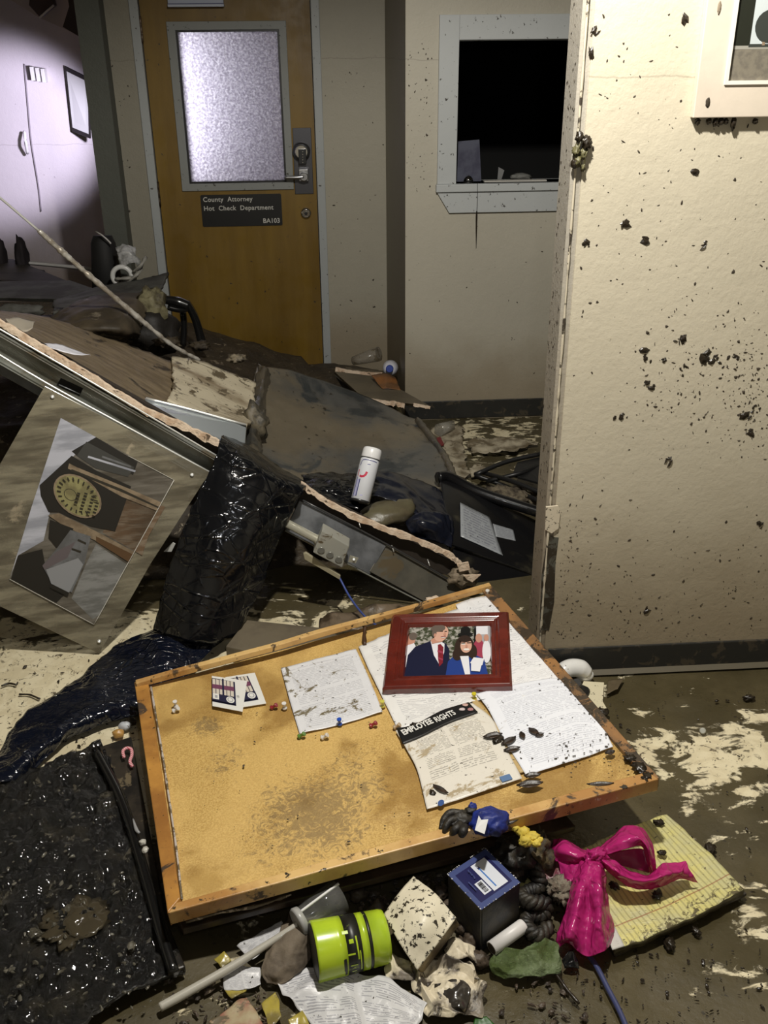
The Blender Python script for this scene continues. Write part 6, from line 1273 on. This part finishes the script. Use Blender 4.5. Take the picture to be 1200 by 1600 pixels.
tag(sheet('sodden_paper', [[Pz(640, 1515, .015), Pz(680, 1500, .02), Pz(728, 1508, .02)], [Pz(655, 1550, .02), Pz(700, 1540, .03), Pz(752, 1545, .02)], [Pz(672, 1590, .015), Pz(712, 1588, .02), Pz(748, 1582, .015)]], tpp, None, 80, 80, .012, 17, .002, 8, .022, .016), 'torn sodden cream paper between the book and the bottom edge', 'paper')
tag(sheet('sodden_paper', [[Pz(690, 1480, .03), Pz(715, 1470, .035), Pz(738, 1480, .03)], [Pz(700, 1502, .03), Pz(722, 1500, .035), Pz(745, 1508, .03)]], tpp, None, 30, 24, .010, 16, .002, 3, .01, .01), 'small sodden cream paper below the blue carton', 'paper')
tag(sheet('sodden_paper', [[Pz(610, 1490, .02), Pz(640, 1500, .02)], [Pz(600, 1530, .015), Pz(650, 1530, .02)]], tpp, None, 30, 24, .010, 16, .002, 6, .01, .01), 'strip of sodden cream paper between the cup base and the book', 'paper')
tag(sheet('grey_film_scrap', [[Pz(680, 1535, .03), Pz(715, 1528, .036), Pz(735, 1545, .03)], [Pz(690, 1570, .02), Pz(715, 1575, .03), Pz(728, 1580, .02)]], M('grey_wet_film', (.035, .03, .025), .2, mud=.6, ms=14, coat=.3), None, 26, 20, .008, 14, .001, 3, .008, .01), 'grey wet film scrap on the sodden cream paper', 'scrap')
# white roll
wr = thing('white_roll', 'short white cardboard tube beside the blue carton', 'tube', Pz(790, 1490, 0))
w0 = Pz(768, 1482, .03); w1 = Pz(818, 1446, .036)
lathe('roll', w0, w1, [(0, .0125), (0, .0150), (.97, .0150), (1, .014)], M('roll_white', (.72, .70, .68), .4, specks=.28), wr, 28)
lathe('roll_core', w0-(w1-w0)*.004, w0+(w1-w0)*.03, [(0, .0122), (1, .0122)], mudk, wr, 22)
# green wet glass-like plastic
gr, t, p = new_mat('green_wet_plastic'); N = NT(t)
N.l(N.mix(N.ramp(N.noise(12), .4, .6), (.07, .10, .03), (.17, .22, .11)), p.inputs['Base Color']); p.inputs['Roughness'].default_value = .08; p.inputs['Alpha'].default_value = .85
N.l(N.bump(N.noise(26, detail=6), 1, .02), p.inputs['Normal'])
tag(sheet('green_plastic_film', [[Pz(775, 1490, .02), Pz(820, 1478, .03), Pz(868, 1470, .03)], [Pz(768, 1512, .018), Pz(815, 1502, .03), Pz(875, 1492, .025)], [Pz(785, 1530, .012), Pz(830, 1528, .02), Pz(868, 1518, .015)]], gr, None, 50, 40, .008, 22, .001, 7, .012, .008), 'wet glistening green film below the white tube', 'plastic')
tag(sheet('green_leaf', [[Pz(742, 1592, .006), Pz(760, 1588, .01)], [Pz(735, 1612, .006), Pz(775, 1602, .01)]], M('green_leaf', (.02, .09, .01), .4), None, 12, 10, .003, 30, .001, 2), 'dark green leaf at the bottom edge under the cream paper', 'leaf')
# knotted black rope
rope_m = M('muddy_black_rope', (.010, .009, .008), .45, col2=(.035, .029, .02), cs=30, bump=.6, bs=120)
rp = thing('black_rope', 'thick black rope coiled and knotted between the blue carton and the pink bow', 'rope', Pz(832, 1440, 0))
def strand(center, r, turns, ph, n=120):
    c_p = spline(center, n); out = []
    for i in range(n):
        tdir = (c_p[min(i+1, n-1)]-c_p[max(i-1, 0)]).normalized(); a = tdir.cross(Vector((.1, .2, 1))).normalized(); b = a.cross(tdir); an = 2*math.pi*turns*i/n+ph
        out.append(c_p[i]+(a*math.cos(an)+b*math.sin(an))*r)
    return out
coil = [Pz(826, 1330, .06), Pz(838, 1362, .07), Pz(845, 1385, .05), Pz(828, 1392, .045), Pz(815, 1402, .05), Pz(830, 1410, .06), Pz(852, 1412, .05), Pz(850, 1430, .03), Pz(828, 1432, .03), Pz(822, 1446, .03), Pz(840, 1462, .03), Pz(858, 1448, .03)]
for k in range(3): tube('rope_strand', strand(coil, .0085, 11, k*2.094, 200), .0085, rope_m, rp, n=200, seg=7)
# blue cloth bundle, black glove, tag and yellow sponge on the near rail
blc = M('royal_blue_cloth', (.012, .03, .24), .5, col2=(.008, .01, .06), cs=9, cr=(.4, .6), bump=.5, bs=60)
bc = thing('blue_cloth_bundle', 'balled royal blue cloth with a white tag on the near rail of the cork board', 'cloth', B(765, 1290, 0))
lump('cloth_ball', B(766, 1284, .018), (.040, .034, .026), blc, bc, 2, .22, 2, .1, 4)
lump('cloth_nub', B(738, 1262, .02), (.010, .010, .012), blc, bc, 5, .3, 3)
tagp = [B(744, 1275, .046), B(762, 1281, .046), B(757, 1302, .040), B(742, 1296, .040)]
prism('white_tag', [B(748, 1274, .050), B(752, 1281, .050), B(763, 1280, .050), B(757, 1303, .046), B(742, 1297, .046)], bn_*-.001, M('tag_white', (.65, .65, .64), .4, mud=.68, ms=60), bc)
bgk = thing('black_glove', 'muddy black glove with curled fingers draped over the near rail', 'glove', B(705, 1295, 0))
lump('palm', B(718, 1280, .016), (.028, .024, .014), rope_m, bgk, 3, .25, 2, 0, 4)
for k, (pts) in enumerate((((722, 1272), (706, 1270), (694, 1280), (688, 1296)), ((716, 1280), (704, 1282), (697, 1292), (694, 1302)), ((720, 1288), (713, 1295), (708, 1300), (705, 1303)), ((726, 1292), (724, 1299), (722, 1303), (720, 1305)))):
    tube('finger', [B(*pts[0], .020), B(*pts[1], .024), B(*pts[2], .018), B(*pts[3], .008)], .008, rope_m, bgk, n=24, seg=10, rs=[.010, .009, .008, .005], bumpy=.2)
lump('thumb', B(735, 1268, .018), (.014, .010, .010), rope_m, bgk, 7, .3, 2)
tag(lump('dark_sodden_wad', Pz(800, 1345, .07), (.055, .05, .05), rope_m, None, 9, .4, 2.2, 0, 4), 'dark sodden wad hanging under the near rail below the blue cloth', 'wad')
sps = M('yellow_sponge', (.72, .56, .08), .6, col2=(.50, .36, .06), cs=18, bump=.8, bs=90, specks=.33, spk=60)
ysp = thing('yellow_sponge', 'crumbly yellow sponge piece between the near rail and the pink bow', 'sponge', Pz(822, 1325, .03))
for k, (a, b, r) in enumerate(((806, 1294, .010), (818, 1300, .014), (832, 1308, .016), (822, 1314, .015), (838, 1318, .010), (843, 1312, .008))): lump('sponge_piece', Pz(a, b, .165), (r, r*.8, r*.8), sps, ysp, k, .35, 3)
tag(lump('sodden_fibre', Pz(838, 1335, .07), (.035, .04, .05), M('fibre_brown', (.12, .09, .04), .7, col2=(.03, .022, .015), cs=30, bump=1, bs=90), None, 4, .5, 3, 0, 4), 'brown sodden fibre under the yellow sponge', 'fibre')
tag(lump('yellow_wrapper', Pz(822, 1384, .03), (.016, .028, .012), M('pale_yellow', (.48, .42, .16), .4, mud=.64, ms=20), None, 4, .5, 3, .5, 3), 'pale yellow wrapper behind the rope beside the blue carton', 'wrapper')
tag(lump('cream_chip', Pz(812, 1372, .02), (.025, .02, .010), tpp, None, 5, .6, 3), 'cream paper chip at the right corner of the blue carton', 'paper')
tag(tube('blue_wire', [Pz(916, 1488, .012), Pz(932, 1510, .012), Pz(950, 1545, .010), Pz(968, 1580, .010), Pz(985, 1620, .010)], .0055, M('blue_wire', (.05, .06, .15), .3, coat=.3), None, n=30, seg=8), 'dark blue wire running from under the bow to the bottom edge', 'wire')
tag(tube('thin_stick', [Pz(862, 1512, .014), Pz(885, 1545, .012), Pz(905, 1568, .010)], .004, mudm, None, n=14, seg=6, bumpy=.6), 'thin dark stick in the wet mud below the green film', 'stick')
tag(sheet('black_foil', [[Pz(878, 1500, .03), Pz(893, 1484, .035), Pz(902, 1500, .02)], [Pz(882, 1512, .012), Pz(895, 1512, .015), Pz(905, 1514, .012)]], film, None, 16, 12, .005, 20, .001, 3), 'shiny black scrap tucked under the tip of the bow tail', 'scrap')
# litter of clods between carton, book and rail
rnd = random.Random(9)
names = {}
rub_b = M('rubble_brown', (.09, .065, .045), .5, col2=(.03, .022, .016), cs=22, bump=.6, mud=.66, ms=30, mudc=(.3, .25, .18))
V = []; f = []; sp = []
for k in range(300):
    a, b = rnd.choice((( rnd.gauss(575, 25), rnd.gauss(1405, 14)), (rnd.gauss(725, 16), rnd.gauss(1472, 26)), (rnd.gauss(660, 30), rnd.gauss(1375, 10)), (rnd.uniform(540, 800), rnd.uniform(1390, 1500)), (rnd.gauss(850, 30), rnd.gauss(1560, 26)), (rnd.uniform(260, 420), rnd.uniform(1530, 1600))))
    sp.append((Pz(a, b, .004), Vector((0, 0, 1))))
crumbs('rubble', sp, rub_b, 'small brown rubble and clods around the book, carton and cup', cat='rubble', rmin=.003, rmax=.010, flat=.5, seed=14)
sp = [(Pz(rnd.gauss(1000, 160), rnd.uniform(1480, 1610), .002), Vector((0, 0, 1))) for k in range(240)]+[(Pz(rnd.uniform(860, 1200), rnd.uniform(1060, 1480), .002), Vector((0, 0, 1))) for k in range(160)]+[(Pz(rnd.uniform(10, 240), rnd.uniform(1030, 1170), .001), Vector((0, 0, 1))) for k in range(160)]
crumbs('mud_crumbs', sp, mudm, 'dark crumbs of mud dotted over the wet floor on the right', rmin=.001, rmax=.005, flat=.5, seed=15)
for k, (a, b, r, lb) in enumerate(((560, 1398, .020, 'dark clod behind the lime cup'), (590, 1415, .018, 'brown clod between the lime cup and the cream book'), (735, 1470, .020, 'brown clod below the front corner of the blue carton'), (722, 1450, .016, 'rounded clod against the side of the cream book'), (748, 1500, .022, 'brown clod left of the white tube'), (690, 1395, .018, 'dark clod between the cream book and the blue carton'), (775, 1455, .024, 'dark pebble leaning on the blue carton'))):
    tag(lump('floor_clod', Pz(a, b, .014), (r, r*.8, r*.8), rub_b, None, k+20, .4, 2.5, .7*k), lb, 'rubble')
